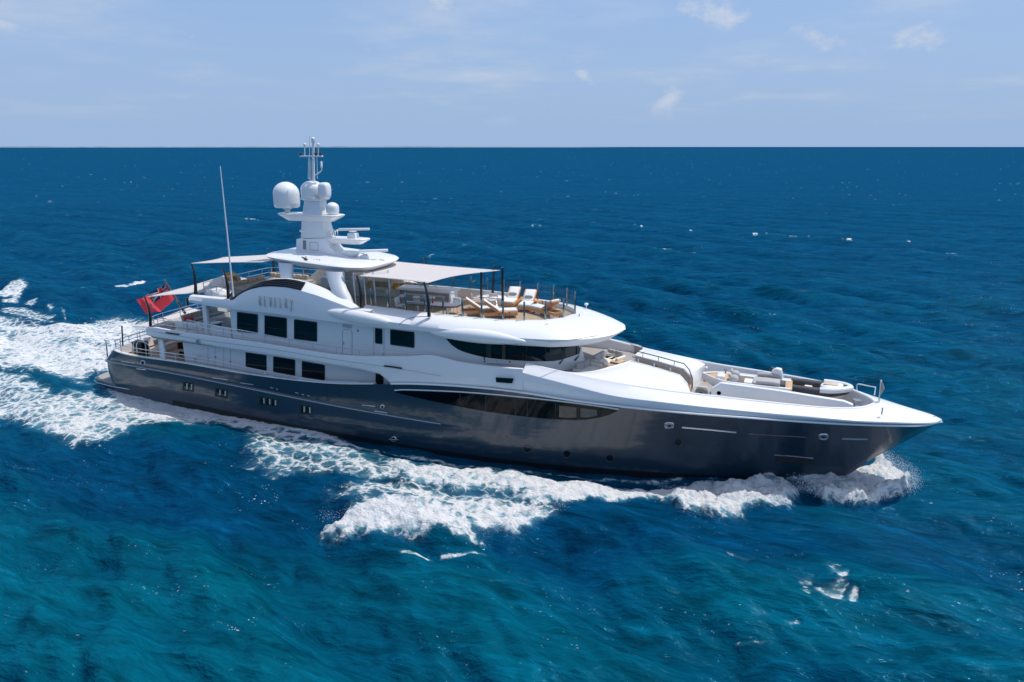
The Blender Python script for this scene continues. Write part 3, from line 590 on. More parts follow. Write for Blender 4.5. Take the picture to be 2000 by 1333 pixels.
for u, v in ((407,701),(421,698),(450,707)): P_('latch', MB().ell(PY(u, v, -3.72), (.05,.02,.05)), DKGREY)
g = P_('grab_rail', MB().tube(cr([PY(381,707,-3.72), PY(381,700,-3.80), PY(388,695.5,-3.85), PY(394,697,-3.85)], 10), .025, 6), STEEL)
# ---- upper deck slab and its white side band, sweeping forward into the raised bulwark
BT = [PY(u, v, y) for u, v, y in ((285,641,-4.2),(303,639.4,-4.4),(359,649.6,-4.5),(430,659.5,-4.55),(507,670,-4.6),(580,682.5,-4.66),(650,693,-4.7),(700,696.5,-4.7),(742,696.8,-4.7),(800,696.5,-4.7),(830,694.5,-4.7),(843,694.8,-4.7),(862,698.5,-4.7),(893,706.5,-4.68),(952,714.5,-4.6),(1022,719.5,-4.5))]
BB = [PY(u, v, y) for u, v, y in ((287,656,-4.2),(300,659.5,-4.4),(359,667.5,-4.5),(430,680,-4.55),(507,692.5,-4.6),(580,703,-4.66),(650,714.5,-4.7),(700,721.5,-4.7),(742,732,-4.7))]
bx = [p.x for p in BB]; bz = [p.z for p in BB]; tx = [p.x for p in BT]; tz = [p.z for p in BT]; ty = [p.y for p in BT]
sx = [s.x for s in LS]; sz_ = [s.z for s in LS]; sy = [s.y for s in LS]
def zbot(x):
    if x <= 25.35: return float(np.interp(x, bx, bz))
    if x < 26.05: t = (x-25.35)/0.7; return 4.33-0.33*t-0.14*t*t
    return float(np.interp(x, sx, sz_))+0.03
xs_ = sorted(set(list(np.linspace(7.0, 25.3, 60))+list(np.linspace(25.35, 26.04, 12))+[26.06]+list(np.linspace(26.2, 34.2, 40))))
rows = [[] for _ in range(6)]
for x in xs_:
    zt = float(np.interp(x, tx, tz)); zb = zbot(x); y = float(np.interp(x, tx, ty)); yb = y if x <= 26.05 else min(y, float(np.interp(x, sx, sy)))
    fl_ = 0.10*max(0, min(1, (x-28)/6))
    fl_ = 0.10*max(0, min(1, (x-28)/5)); inb = 0.02
    rows[0].append((x, yb+inb+.06-fl_*0, zb)); rows[1].append((x, yb-.02-fl_*.6, zb+(zt-zb)*.18)); rows[2].append((x, y-.05-fl_, zb+(zt-zb)*.55)); rows[3].append((x, y-.01-fl_, zt-.03)); rows[4].append((x, y+.10-fl_, zt)); rows[5].append((x, y+.16-fl_, min(4.9, zt-.2) if x < 28 else zt-.55))
sb = MB().mgrid(rows)
sb.grid([[rows[k][-1], (34.2, rows[k][-1][1]+(.5 if k < 5 else .3), rows[k][-1][2])] for k in range(6)])
side = P_('upper_bulwark', sb, WHITE, ang=30); SBB = BVHTree.FromPolygons([Vector(v) for v in sb.v], sb.f)
P_('bulwark_seam', MB().tube([p for p in (hit(q.x, q.y, .0, SBB) for q in cr([(300,648,0),(400,665,0),(520,681,0),(640,700.5,0),(720,712,0),(800,724,0),(862,735,0)], 50)) if p], .012, 5), SEAM)
# rounded stern end of the band
st = []
for k in range(6):
    y0 = rows[k][0][1]; z0 = rows[k][0][2]; dx = [0.0, 0, .0, .02, .12, .2][k]
    st.append([(7.0, y0, z0), (6.75+dx, y0+.35, z0), (6.55+dx, y0*.6, z0), (6.45+dx, 0, z0)])
P_('upper_stern_band', MB().mgrid(st), WHITE, ang=30)
po = [(6.6,0),(6.7,-2.5),(7.0,-3.9),(7.6,-4.22),(12,-4.4),(20,-4.5),(27,-4.5),(33,-4.4),(37,-4.2),(39.0,-3.2),(39.0,0)]
P_('upper_deck', MB().prism(po+[(x,-y) for x, y in reversed(po[1:-1])], 4.72, 4.86), GREYDECK)
P_('deckhead', MB().prism([(6.8,0),(6.9,-2.4),(7.3,-3.8),(12,-4.2),(24,-4.3),(24,4.3),(12,4.2),(7.3,3.8),(6.9,2.4)], 4.66, 4.71), mat('beige_deckhead', (0.42, 0.36, 0.28), 0.5))
for a, b in (((316.5,661),(316.5,699)),):
    for s in (1, -1):
        p = PY(318, 700, -4.05); q = PY(312, 662, -4.05); P_('deck_pillar', MB().box((8.05, s*-4.0, 3.75), (0.34, 0.16, 1.95)).tube([(7.8, s*-4.03, 2.7), (7.8, s*-4.03, 4.7)], .045, 8), WHITE, bevel=0.03)
P_('vent_slot', MB().tube([PY(324, 650, -4.56), PY(337, 652, -4.57), PY(350, 653.8, -4.58)], .05, 6), SHADOWGAP)
P_('vent_slot', MB().tube([PY(750, 715, -4.80), PY(768, 717, -4.80), PY(785, 720, -4.80)], .045, 6), SHADOWGAP)
o = P_('porthole', MB().lathe([(.0,0),(.11,0)], PY(386.5, 668, -4.64), 16, 'Y'), SHADOWGAP); P_('rim', MB().lathe([(.11,-.03),(.15,-.03),(.15,.03),(.11,.03)], PY(386.5, 668, -4.64), 16, 'Y'), STEEL, o)
q = [PY(u, v, -4.82) for u, v in ((968,738),(1003,740),(1000,749.5),(969,747))]
P_('mooring_port', MB().add(q+[p+Vector((0,.06,0)) for p in q], [(0,1,2,3),(4,5,6,7)]+[(i,(i+1)%4,4+(i+1)%4,4+i) for i in range(4)]), DGLASS, smooth=False)
# ---- upper deck house and bridge
wall = [(13.85,-3.7),(20,-3.72),(26,-3.72),(29.3,-3.7),(31.6,-3.48),(33.07,-3.2),(34.4,-2.55),(35.4,-1.75),(36.1,-0.9),(36.4,0)]
wl = cr([(x, y, 0) for x, y in wall], 80)
P_('upper_deck_house', MB().mgrid([[(p.x, p.y, 4.86) for p in wl], [(p.x-max(0,(p.x-29))*.03, p.y, 5.5) for p in wl], [(p.x-max(0,(p.x-29))*.055, p.y, 6.1) for p in wl], [(p.x-max(0,(p.x-29))*.06, p.y, 7.3) for p in wl]]).box((13.87,0,6.0),(.06,7.4,2.4)), WHITE, ang=30)
P_('aft_saloon_door', MB().box((13.81, 0.2, 5.95), (.05, 5.0, 1.9)), DGLASS, smooth=False)
for pts in ([(463.3,610),(503,615),(503,651.5),(463.3,647)], [(517,616.8),(559.7,622),(559.7,660.5),(517,654.7)], [(574.7,624.4),(618.9,630),(618.9,667.5),(574.7,662.2)], [(762.6,644),(809,649.7),(809,679.7),(762.6,673.4)]): window(pts, -3.72)
window([(733,641.3),(746.4,643),(746.4,672.2),(733,670.6)], -3.72, 'tall_window')
# crew door with a louvre above it
d_ = P_('side_door', MB().grid([[PY(669.5, 646, -3.735), PY(687, 648.5, -3.735)], [PY(669.5, 692, -3.735), PY(687, 694, -3.735)]]), WHITE, smooth=False)
P_('seam', MB().tube([PY(*p, -3.735) for p in ((669,692),(669,647),(671,643),(685,645),(687.5,649),(687.5,694))], .012, 5), SEAM, d_)
P_('handle', MB().tube([PY(671,668,-3.76), PY(671,673,-3.76)], .025, 6), STEEL, d_)
lv = P_('louvre', MB().grid([[PY(669,632,-3.73), PY(687.5,634.5,-3.73)], [PY(669,640,-3.73), PY(687.5,642.5,-3.73)]]), SEAM, smooth=False)
for i in range(5): P_('slat', MB().tube([PY(669,632.5+i*1.7,-3.745), PY(687.5,635+i*1.7,-3.745)], .018, 4), WHITE, lv)
P_('door_seam', MB().tube([PY(730,640,-3.735), PY(730,694,-3.735)], .01, 4).tube([PY(750,642,-3.735), PY(750,695,-3.735)], .01, 4), SEAM)
P_('hull_light', MB().ell(PY(699,646.5,-3.75), (.05,.03,.06)), DKGREY)
# bridge windows: a lens of tinted glass wrapped round the curved front
WALLB = MB(); wv = [(p.x-max(0,(p.x-29))*.045, p.y-.02) for p in wl]
WALLB.mgrid([[(p.x-max(0,(p.x-29))*f, p.y, z) for p in wl] for f, z in ((0, 4.86), (.03, 5.5), (.055, 6.1), (.06, 7.3))])
WB = BVHTree.FromPolygons([Vector(v) for v in WALLB.v], WALLB.f)
def bw(u, v, off=.02): return hit(u, v, off, WB)
btop = cr([(872,662,0),(905,664,0),(960,670,0),(1010,675,0),(1050,677,0),(1080,678.5,0),(1110,677,0),(1140,673,0),(1157,671,0)], 60)
bbot = cr([(872,663,0),(885,676,0),(905,687,0),(950,698.5,0),(1005,704,0),(1050,706,0),(1085,705,0),(1115,697,0),(1140,687,0),(1157,678,0)], 60)
brow_rows = [[bw(*lerp(a, b, i/5)[:2]) for a, b in zip(btop, bbot)] for i in range(6)]
brow_rows = [[p if p is not None else None for p in r] for r in brow_rows]
ok = [i for i in range(60) if all(r[i] is not None for r in brow_rows)]
bwin = P_('bridge_window', MB().grid([[r[i] for i in ok] for r in brow_rows]), DGLASS)
def bpatch(u0, u1, a, b, mm, nm, off=.03):                   # what shows through the tinted bridge glass
    us = np.linspace(u0, u1, 5)
    f = lambda u, t: float(np.interp(u, [p.x for p in btop], [p.y for p in btop]))*(1-t)+float(np.interp(u, [p.x for p in bbot], [p.y for p in bbot]))*t
    rr = [[bw(u, f(u, t), off) for u in us] for t in np.linspace(a, b, 4)]
    if all(p is not None for r in rr for p in r): P_(nm, MB().grid(rr), mm, bwin)
inner = mat('dim_interior', (0.055, 0.058, 0.045), 0.15, var=0.6, vscale=3); inner2 = mat('dim_interior_wood', (0.10, 0.08, 0.05), 0.15, var=0.5, vscale=3)
bpatch(950, 959, .1, .93, inner, 'blind'); bpatch(981, 987, .05, .97, inner2, 'blind'); bpatch(1074, 1096, .1, .5, inner, 'blind'); bpatch(1104, 1122, .1, .9, inner2, 'blind'); bpatch(1130, 1143, .15, .9, inner, 'blind')
for u in (930,1028,1065,1100,1126,1146):
    pts = [bw(u, float(np.interp(u, [p.x for p in btop], [p.y for p in btop]))*(1-t)+float(np.interp(u, [p.x for p in bbot], [p.y for p in bbot]))*t, .035) for t in (0, .33, .66, 1)]
    if all(p is not None for p in pts): P_('mullion', MB().tube(pts, .028 if u > 1060 else .012, 5), BLACK, bwin)
for (a, b) in (((1092,711),(1098,703)),((1122,704),(1128,696)),((1142,695),(1147,688)),((1158,686),(1161,679))):
    p, q_ = bw(*a, .06), bw(*b, .10)
    if p and q_: P_('windscreen_wiper', MB().tube([p, q_], [.05,.03], 6).tube([q_, q_+Vector((.02,-.02,.5))], .015, 5), DKGREY)
P_('bridge_seam', MB().tube([bw(970,702,.01), bw(971,713,.01)], .008, 4), SEAM)
for u, v in ((946,699),(946,702.5),(947,706.5),(996,707)):
    p = bw(u, v, .02)
    if p: P_('hull_light', MB().ell(p, (.045,.045,.045)), DKGREY)
# ---- sundeck shell: aft overhang, arched fairing with the name, shoulders, and the great forward brow
zl_ = [(11.1,7.48),(12.6,7.36),(14.4,7.28),(17.6,7.28),(20.9,7.17),(22.7,7.11),(24.9,7.05),(26.8,7.10),(28.5,7.12)]
zlow = lambda x: float(np.interp(x, [p[0] for p in zl_], [p[1] for p in zl_]))
crest_px = [(458,584),(470,575.5),(481,566.7),(500,555.5),(520,547.6),(540,544.3),(561,543.8),(580,546.5),(599,551),(620,558.5),(640,567),(660,575.5),(678,583.5),(700,594)]
CT = [PY(u, v, -3.5) for u, v in crest_px]
cxs = [p.x for p in CT]; czs = [p.z for p in CT]
low_px = [(458,586),(469,575.8),(480,569.5),(490,565.5),(510,561),(530,560),(560,562),(591,568.5),(620,577),(650,588),(680,599),(700,606)]
CL = [PY(u, v, -4.02) for u, v in low_px]; lxs = [p.x for p in CL]; lzs = [p.z for p in CL]
def ztop(x):
    if x < cxs[0]: return 7.93
    if x > cxs[-1]: return max(8.02, czs[-1]-(x-cxs[-1])*.5)
    return max(8.0, float(np.interp(x, cxs, czs)))
def zmid(x):
    if x < lxs[0]: return 7.86
    if x > lxs[-1]: return min(ztop(x)-.06, 7.96)
    return min(ztop(x)-.05, max(7.9, float(np.interp(x, lxs, lzs))))
rows = [[] for _ in range(8)]
for x in list(np.linspace(11.1, 24.6, 90)):
    zt, zm, zb = ztop(x), zmid(x), zlow(x); h_ = max(0, min(1, (zt-8.0)/.6))
    yt = -3.95+.45*h_; ymid = -4.18+.10*h_
    rows[0].append((x, yt+.16, 7.6)); rows[1].append((x, yt+.14, zt-.03)); rows[2].append((x, yt+.05, zt)); rows[3].append((x, yt-.04, zt-.02)); rows[4].append((x, ymid, zm))
    rows[5].append((x, -4.30, zb+(zm-zb)*.45)); rows[6].append((x, -4.26, zb)); rows[7].append((x, -3.4, zb-.02))
shell = MB().mgrid(rows)
shell.add([rows[k][0] for k in range(8)]+[(11.1, 0, 7.6), (11.1, 0, 7.46)], [(8, 0, 1, 2, 3, 4, 5, 6, 7, 9)]); shell.add([(p[0], -p[1], p[2]) for p in [rows[k][0] for k in range(8)]+[(11.1, 0, 7.6), (11.1, 0, 7.46)]], [(8, 0, 1, 2, 3, 4, 5, 6, 7, 9)])
P_('sundeck_fairing', shell, WHITE, ang=35)
# black louvred intake along the top of the arch
def arch(x, t):
    zt, zm = ztop(x), zmid(x); h_ = max(0, min(1, (zt-8.0)/.6)); yt = -3.95+.45*h_; ym = -4.18+.10*h_
    a = Vector((x, yt-.04, zt-.02)); b = Vector((x, ym, zm)); return a.lerp(b, t)+Vector((0, -.02, .02))
lx = np.linspace(CT[0].x+.25, PY(599,551,-3.5).x, 40)
lvb = P_('louvre', MB().grid([[arch(x, t)+Vector((.0,0,.005)) for x in lx] for t in (.04, .35, .65, .98)]), BLACK)
for t in (.22, .42, .62, .82): P_('slat', MB().tube([arch(x, t)+Vector((0,-.02,.02)) for x in lx], .035, 6), mat('slat_grey', (0.03,0.035,0.04), 0.3), lvb)
# forward brow
BD = [(23.6,-2.95,8.02),(26,-3.12,7.98),(28.5,-3.15,7.93),(30.5,-3.05,7.88),(32.0,-2.92,7.86),(33.1,-2.72,7.85),(34.1,-2.3,7.85),(34.85,-1.7,7.85),(35.35,-1.0,7.85),(35.62,0,7.85)]
BO = [(23.6,-4.28,7.50),(26,-4.38,7.50),(28.5,-4.42,7.45),(30.8,-4.42,7.36),(32.7,-4.25,7.28),(34.3,-3.95,7.21),(35.95,-3.4,7.17),(37.3,-2.5,7.15),(38.25,-1.4,7.17),(38.68,0,7.22)]
BL = [(23.6,-4.25,7.06),(26,-4.32,7.10),(28.5,-4.36,7.13),(30.7,-4.3,6.97),(32.5,-4.13,6.88),(34.1,-3.85,6.79),(35.7,-3.3,6.71),(36.95,-2.4,6.71),(37.85,-1.35,6.78),(38.25,0,6.86)]
nB = 110; bd = cr(BD, nB); bo = cr(BO, nB); bl = cr(BL, nB)
rows = [[], [], [], [], [], [], [], [], [], []]
for d, o_, l in zip(bd, bo, bl):
    g_ = max(0.0, min(1.0, (d.x-24.6)/3.4)); g_ = g_*g_*(3-2*g_)
    out = (o_-d); out.z = 0; out.normalize()
    side_n = Vector((out.x, out.y, 0))
    rows[0].append(d+Vector((0, 0, -.45))-side_n*.02); rows[1].append(d+Vector((0, 0, .0))); rows[2].append(d+side_n*.18+Vector((0,0,.01)))
    for i, t in enumerate((.35, .6, .82)):
        p = (d+side_n*.18).lerp(o_, t); p.z += (.14*math.sin(math.pi*t)**.8)*g_-.10*(1-g_)*math.sin(math.pi*t); rows[3+i].append(p)
    rows[6].append(o_-Vector((0,0,.02*g_))); mid = (o_+l)/2+side_n*.05; rows[7].append(mid); rows[8].append(l)
    rows[9].append(l-side_n*(1.1 if l.x > 30 else .7)+Vector((0, 0, .12)))
BRW = MB().mgrid(rows); P_('sundeck_brow', BRW, WHITE, ang=40); BRB = BVHTree.FromPolygons([Vector(v) for v in BRW.v], BRW.f)
P_('brow_line', MB().tube([p for p in (hit(q.x, q.y, .0, BRB) for q in cr([(780,634.5,0),(786,629,0),(795,624,0),(808,620.3,0),(820,619,0),(836,618.8,0)], 24)) if p], .028, 6), SEAM)  # dark tube drawn for the shaded crease where the brow swells
# bulged lobe and eyebrow on the brow's side
def lens(p0, p1, ry, rz, nm, sag=0.0, n=40):
    p0, p1 = Vector(p0), Vector(p1); rr = []
    for i in range(n+1):
        t = i/n; w = math.sin(math.pi*t)**.62; c = p0.lerp(p1, t)+Vector((0, 0, sag*math.sin(math.pi*t)))
        rr.append([c+Vector((0, ry*w*math.cos(a), rz*w*math.sin(a))) for a in np.linspace(0, 2*math.pi, 17)])
    P_(nm, MB().grid(rr), WHITE, ang=60); P_(nm, MB().grid([[(p[0], -p[1], p[2]) for p in reversed(r)] for r in rr]), WHITE, ang=60)
lens(PY(838,648.5,-4.30), PY(1029,668,-4.0), .42, .40, 'eyebrow_fairing', .05)
lens((21.2,-4.10,7.70), PY(774,634,-4.25), .40, .40, 'shoulder_fairing', .03)
P_('brow_line', MB().tube(cr([PZ(1042,666,7.17)+Vector((0,-.0,.06)), PZ(1075,669,7.17)+Vector((0,-.0,.06)), PZ(1120,666,7.17)+Vector((0,0,.07)), PZ(1165,659,7.18)+Vector((0,0,.08))], 16), .02, 5), SEAM)
# sundeck floor
sd = [(d.x-.05, d.y+.05) for d in bd]
sfl = [(11.15, 0), (11.15,-3.85), (17,-3.5), (22.5,-3.4), (23.6,-2.9)]+sd[1:]
P_('sun_deck', MB().prism(sfl+[(x,-y) for x, y in reversed(sfl[1:-1])], 7.47, 7.58), TEAKDECK)
# brow deck fittings
for (u, v) in ((1145,604),):
    p = PZ(u, v, 7.75); P_('deck_light', MB().tube([p, p+Vector((0,0,.25))], .03, 6).ell(p+Vector((0,0,.3)), (.13,.13,.08)), WHITE)
p = PZ(1131, 622, 7.7); P_('deck_light', MB().tube([p, p+Vector((0,0,.25))], .03, 6).tube([p+Vector((-.15,0,.0)), p+Vector((.02,0,.02))], .03, 6), DKGREY)
p = PZ(1056, 640, 7.6); P_('horn', MB().tube([p, p+Vector((.22,0,.02))], [.06,.03], 8).tube([p+Vector((.05,.05,.1)), p+Vector((.3,.3,.12))], [.03,.06], 8), DKGREY)
# name in thin chrome bars: R E V E L R Y
def letters():
    L_ = {'R': [[(0,0),(0,1)], [(0,1),(.55,1)], [(.55,1),(.62,.82),(.55,.58)], [(.55,.56),(.12,.56)], [(.22,.56),(.72,0)]], 'E': [[(0,0),(0,1)], [(0,1),(.62,1)], [(0,.54),(.5,.54)], [(0,0),(.62,0)]],
          'V': [[(0,1),(.34,0)], [(.34,0),(.68,1)]], 'L': [[(0,1),(0,0)], [(0,0),(.6,0)]], 'Y': [[(0,1),(.32,.5)], [(.72,1),(.14,-.28)]]}
    u0, v0, u1, v1 = 506.0, 597.0, 577.0, 604.5; sc = 19.0; mb = MB(); gl = MB()
    adv = 0
    for ch in 'REVELRY':
        for dx, b_ in ((0, mb), (.09, mb)):
            for stroke in L_[ch]:
                pts = []
                for x, y in stroke:
                    t = (adv+(x*.50+dx)*.98)/(7*.93); u = u0+(u1-u0)*t; vb = v0+(v1-v0)*t; v = vb-y*sc
                    pts.append(PY(u, v, -4.335))
                if len(pts) == 2 and dx and abs(stroke[0][1]-stroke[1][1]) < .1: continue
                b_.tube([p+Vector((0, -.02 if dx else 0, 0)) for p in pts], .016, 5)
        adv += .93
    nl = P_('name_letters', mb, mat('name_grey', (0.40, 0.41, 0.43), 0.35, 0.0))
letters()
# ---- hardtop with its four raked legs
def hardtop():
    out = []
    for a in np.linspace(0, 2*math.pi, 72, endpoint=False):
        c, s = math.cos(a), math.sin(a); p = .62 if c > 0 else .3
        out.append((20.0+(3.3 if c > 0 else 4.3)*math.copysign(abs(c)**p, c), 3.0*math.copysign(abs(s)**(.55 if c > 0 else .42), s)))
    top = lambda x: 10.62-.062*(x-15.8)
    rr = []
    for k, (sc, dz) in enumerate(((.0, .10), (.8, .05), (.97, .0), (1.0, -.07), (.985, -.14), (.84, -.46), (.6, -.50), (0, -.5))):
        rr.append([(20+(x-20)*sc, y*sc, top(20+(x-20)*sc)+dz) for x, y in out+out[:1]])
    return MB().grid(rr)
ht = P_('hardtop', hardtop(), WHITE, ang=30)
for u, v, w, d in ((604,502,26,5),): 
    pa, pb, pc, pd = PZ(588,501,10.50), PZ(612,499,10.47), PZ(640,503.5,10.38), PZ(622,507.5,10.36)
    P_('hatch_seam', MB().tube([pa, pb, pc, pd, pa], .012, 4), SEAM, ht)
    for i in range(5): P_('deck_fitting', MB().ell(PZ(604+i*5, 506.5+i*.5, 10.42), (.05,.05,.05)), SEAM, ht)
p0 = PZ(590,503,10.5); P_('folded_ladder', MB().tube([p0, PZ(600,507,10.5)], .05, 6).tube([PZ(594,508,10.45), PZ(598,502,10.6)], .03, 6), DKGREY, ht)
for s in (1, -1):
    legf = MB(); lega = MB()
    c = [(21.35,s*-2.75,9.9,.62,.30),(21.55,s*-3.0,9.4,.52,.30),(21.9,s*-3.22,8.9,.50,.32),(22.25,s*-3.4,8.3,.62,.36),(22.45,s*-3.45,7.6,.7,.36)]
    def leg(c):
        rr = [[(x+a*math.copysign(abs(math.cos(t))**.7, math.cos(t)), y+b*math.copysign(abs(math.sin(t))**.7, math.sin(t)), z) for t in np.linspace(0, 2*math.pi, 21)] for x, y, z, a, b in c]
        return MB().grid(rr)
    P_('hardtop_leg', leg(c), WHITE, ang=50)
    P_('hardtop_leg', leg([(17.75,s*-2.7,10.2,.55,.22),(17.9,s*-2.95,9.6,.46,.22),(18.05,s*-3.05,9.0,.42,.24),(18.1,s*-3.1,7.6,.45,.26)]), WHITE, ang=50)
# ---- mast
def pxz(pts): return [(PY(u, v, 0).x, PY(u, v, 0).z) for u, v in pts]
mast = P_('mast', MB().prism_y(pxz([(589,494),(590,465),(650,464),(655,480),(665,490),(699,505),(702,514),(640,505)]), -.62, .62), WHITE, bevel=.05)
def taper(pl, h0, h1, n=1):                                  # side outline, wide below and narrow above
    zs = [z for x, z in pl]; z0, z1 = min(zs), max(zs); hw = lambda z: h0+(h1-h0)*(z-z0)/(z1-z0); k = len(pl)
    vs = [(x, -hw(z), z) for x, z in pl]+[(x, hw(z), z) for x, z in pl]
    return MB().add(vs, [tuple(range(k-1, -1, -1)), tuple(range(k, 2*k))]+[(i, (i+1) % k, k+(i+1) % k, k+i) for i in range(k)])
P_('mast_trunk', taper(pxz([(597,464),(597,428),(600,395),(600,389),(631,389),(633,412),(638,430),(645,464)]), .52, .34), WHITE, mast, bevel=.03)
def plat(u0, u1, v, hw, th, nm, par=mast, nose=.9):
    a, b = PY(u0, v, 0), PY(u1, v, 0); z = (a.z+b.z)/2; x0, x1 = a.x, b.x; out = []
    for t in np.linspace(0, 2*math.pi, 40, endpoint=False):
        c, s = math.cos(t), math.sin(t); out.append(((x0+x1)/2+(x1-x0)/2*math.copysign(abs(c)**.5, c), hw*math.copysign(abs(s)**.6, s)))
    rr = [[((x0+x1)/2+(x-(x0+x1)/2)*k, y*k, z+dz) for x, y in out+out[:1]] for k, dz in ((0, .03), (.97, .03), (1, 0), (.99, -.06), (.7, -th), (0, -th-.02))]
    return P_(nm, MB().grid(rr), WHITE, par, ang=35)
plat(548, 669, 418.5, .75, .42, 'crosstree'); plat(593, 638, 387.5, .62, .18, 'crosstree'); plat(632, 719, 465.5, .62, .32, 'crosstree'); plat(655, 738, 513, .75, .22, 'crosstree'); plat(650, 702, 492, .5, .3, 'crosstree')
plat(592, 607, 450, .55, .10, 'lamp_bracket')
def dome(u, vb, vt, r, nm='radome', stem=0.0):
    b = PY(u, vb, 0); t = PY(u, vt, 0).z; h = t-b.z-stem; pr = []
    if stem: pr += [(r*.30, 0), (r*.2, stem*.3), (r*.2, stem*.6), (r*.5, stem)]
    pr += [(r*.90, stem+.0), (r*.98, stem+h*.06), (r, stem+h*.2), (r, stem+h*.52)]
    pr += [(r*math.cos(a), stem+h*.52+(h*.48)*math.sin(a)) for a in np.linspace(.15, math.pi/2-.02, 9)]
    o = P_(nm, MB().lathe(pr, b, 32), WHITE, mast, ang=50)
    P_('seam', MB().lathe([(r*1.003, 0), (r*1.006, .015), (r*1.003, .03)], b+Vector((0,0,stem+h*.2)), 32), SEAM, o) if False else None
    return o
dome(562, 418, 355.5, .84, stem=.42); dome(611, 387, 353, .72); dome(650, 417, 395.5, .41)
c = PY(634, 373, -.3); P_('radome', MB().ell(c, (.36,.36,.52), 24, 14, .6), WHITE, mast, ang=50)
# open array radars
def radar(u, vb, vt, ub, vb0, ue, ve, w):
    a = PY(u, vb, 0); z1 = PY(u, vt, 0).z
    o = P_('radar', MB().box((a.x, 0, a.z+(z1-a.z)*.38), (.62, .5, (z1-a.z)*.76), taper=.9).lathe([(.16, (z1-a.z)*.7), (.12, (z1-a.z)*.85), (.3, (z1-a.z))], a, 12), WHITE, mast, bevel=.04)
    p, q = PY(ub, vb0, -.5), PY(ue, ve, .5); d = q-p; L_ = d.length; ang = math.atan2(d.y, d.x)
    P_('scanner_bar', MB().box((p+q)/2, (L_, w, .14), rz=ang), WHITE, mast, bevel=.03)
radar(690, 466, 452, 661, 451, 722, 445.5, .16); radar(714, 512, 495, 701, 496.5, 757, 483.5, .30)
# topmast, yard and aerials
tm = PY(613, 388, 0); tp = PY(611.5, 270, 0)
P_('topmast', MB().tube([tm, (tm+tp)/2, tp], [.10, .085, .075], 10).lathe([(.09,0),(.12,.05),(.12,.28),(.06,.34)], tp+Vector((0,0,-.3)), 10), WHITE, mast)
ya, yb = PY(586, 305.5, 0), PY(630, 305.5, 0); P_('yard', MB().box((ya+yb)/2, ((yb-ya).length, .16, .09)), WHITE, mast, bevel=.02)
for u, t in ((595, 283), (621.5, 283)): a, b = PY(u, 305, 0), PY(u, t, 0); P_('aerial', MB().tube([a, b], .035, 6).ell(b, (.09,.09,.10)), WHITE, mast)
for u, t, w in ((604.5, 266, 390), (607, 312, 352)): P_('aerial', MB().tube([PY(u, w if w < 389 else 351, 0), PY(u, t, 0)], .02, 5), WHITE, mast)
for u in (602.5, 619): P_('stay', MB().tube([PY(u, 307, 0), PY(u-.5+1.5*(u > 610), 350, 0)], .02, 5), WHITE, mast)
P_('aerial', MB().tube(cr([PY(616,342,0), PY(623,338,0), PY(628,333,0), PY(628,328,0)], 8), .035, 6).lathe([(.03,0),(.07,.03),(.07,.35),(.03,.4)], PY(628,328,0), 10), WHITE, mast)
for u in (587, 617, 626): P_('nav_light', MB().lathe([(.06,0),(.1,.04),(.09,.16),(.03,.2)], PY(u, 304, -.05), 10), BLACK, mast)
P_('nav_light', MB().lathe([(.06,0),(.12,.04),(.1,.22),(.03,.26)], PY(597, 449.5, -.3), 10), BLACK, mast)
for i in range(4): P_('horn', MB().lathe([(.03,0),(.04,.25),(.11,.36)], PY(646+i*4.5, 462-(i%2)*2, -.2), 8), STEEL, mast)
for i in range(2): P_('halyard', MB().tube([PY(571+i*12, 424, 0), PY(571+i*12, 470-i*25, 0)], .012, 4), DKGREY, mast)
P_('mast_louvre', MB().grid([[PY(591.5,470,-.64), PY(597.5,470,-.64)], [PY(591.5,487,-.64), PY(597.5,488,-.64)]]), SEAM, mast)
P_('mast_door', MB().tube([PY(605,474,-.645), PY(621,474,-.645), PY(621,490,-.645), PY(605,489,-.645), PY(605,474,-.645)], .012, 4), SEAM, mast)
P_('whip_aerial', MB().tube([PY(430,325,-3.9), PY(444,460,-3.9), PY(456,583,-3.9)], [.025,.045,.06], 8), WHITE)
P_('searchlight', MB().lathe([(.16,-.2),(.2,0),(.2,.25),(.1,.3)], PY(733,512,0), 12, 'X').tube([PY(733,512,0), PY(733,518,0)], .05, 6), WHITE)
# ---- awnings and their black carbon poles
def pole(pts, r0=.055, r1=.11, nm='awning_pole'): return P_(nm, MB().tube(cr(pts, 10), list(np.linspace(r0, r1, 10)), 8), BLACK)
def arcpole(u0, v0, u1, v1, y, bow=3.0):
    return pole([PY(u0, v0, y), PY(u0+(u1-u0)*.42+bow*.6, v0+(v1-v0)*.33, y), PY(u0+(u1-u0)*.78+bow*.5, v0+(v1-v0)*.66, y), PY(u1, v1, y)])
arcpole(374,515,382,575,-3.75); arcpole(434,521,446,583,-4.02); arcpole(697,538,705,600,-3.85); arcpole(828,551,838,619,-3.95); arcpole(282,579,294,637,-4.0)
for x, y in ((11.4,3.75),(14.2,4.0),(24.2,3.85)): pole([(x-.25,y-.15,9.95),(x-.05,y,9.3),(x+.03,y,8.7),(x,y,7.5)])
pole([(7.2,4.0,7.45),(7.4,4.0,6.6),(7.35,4.0,5.3)])
pole([PY(365,582,3.4)+Vector((0,0,0)), PY(368,616,3.4)], .09, .11)
pole([PY(238,637,-3.3), PY(240,677,-3.3)], .05, .05)
pole([PY(940,532,1.0), PY(940,592,1.0)], .075, .085); pole([PY(981,523,.6), PY(982,598,.6)], .075, .085); pole([PY(965,519,3.0), PY(962,583,3.0)], .055, .09)
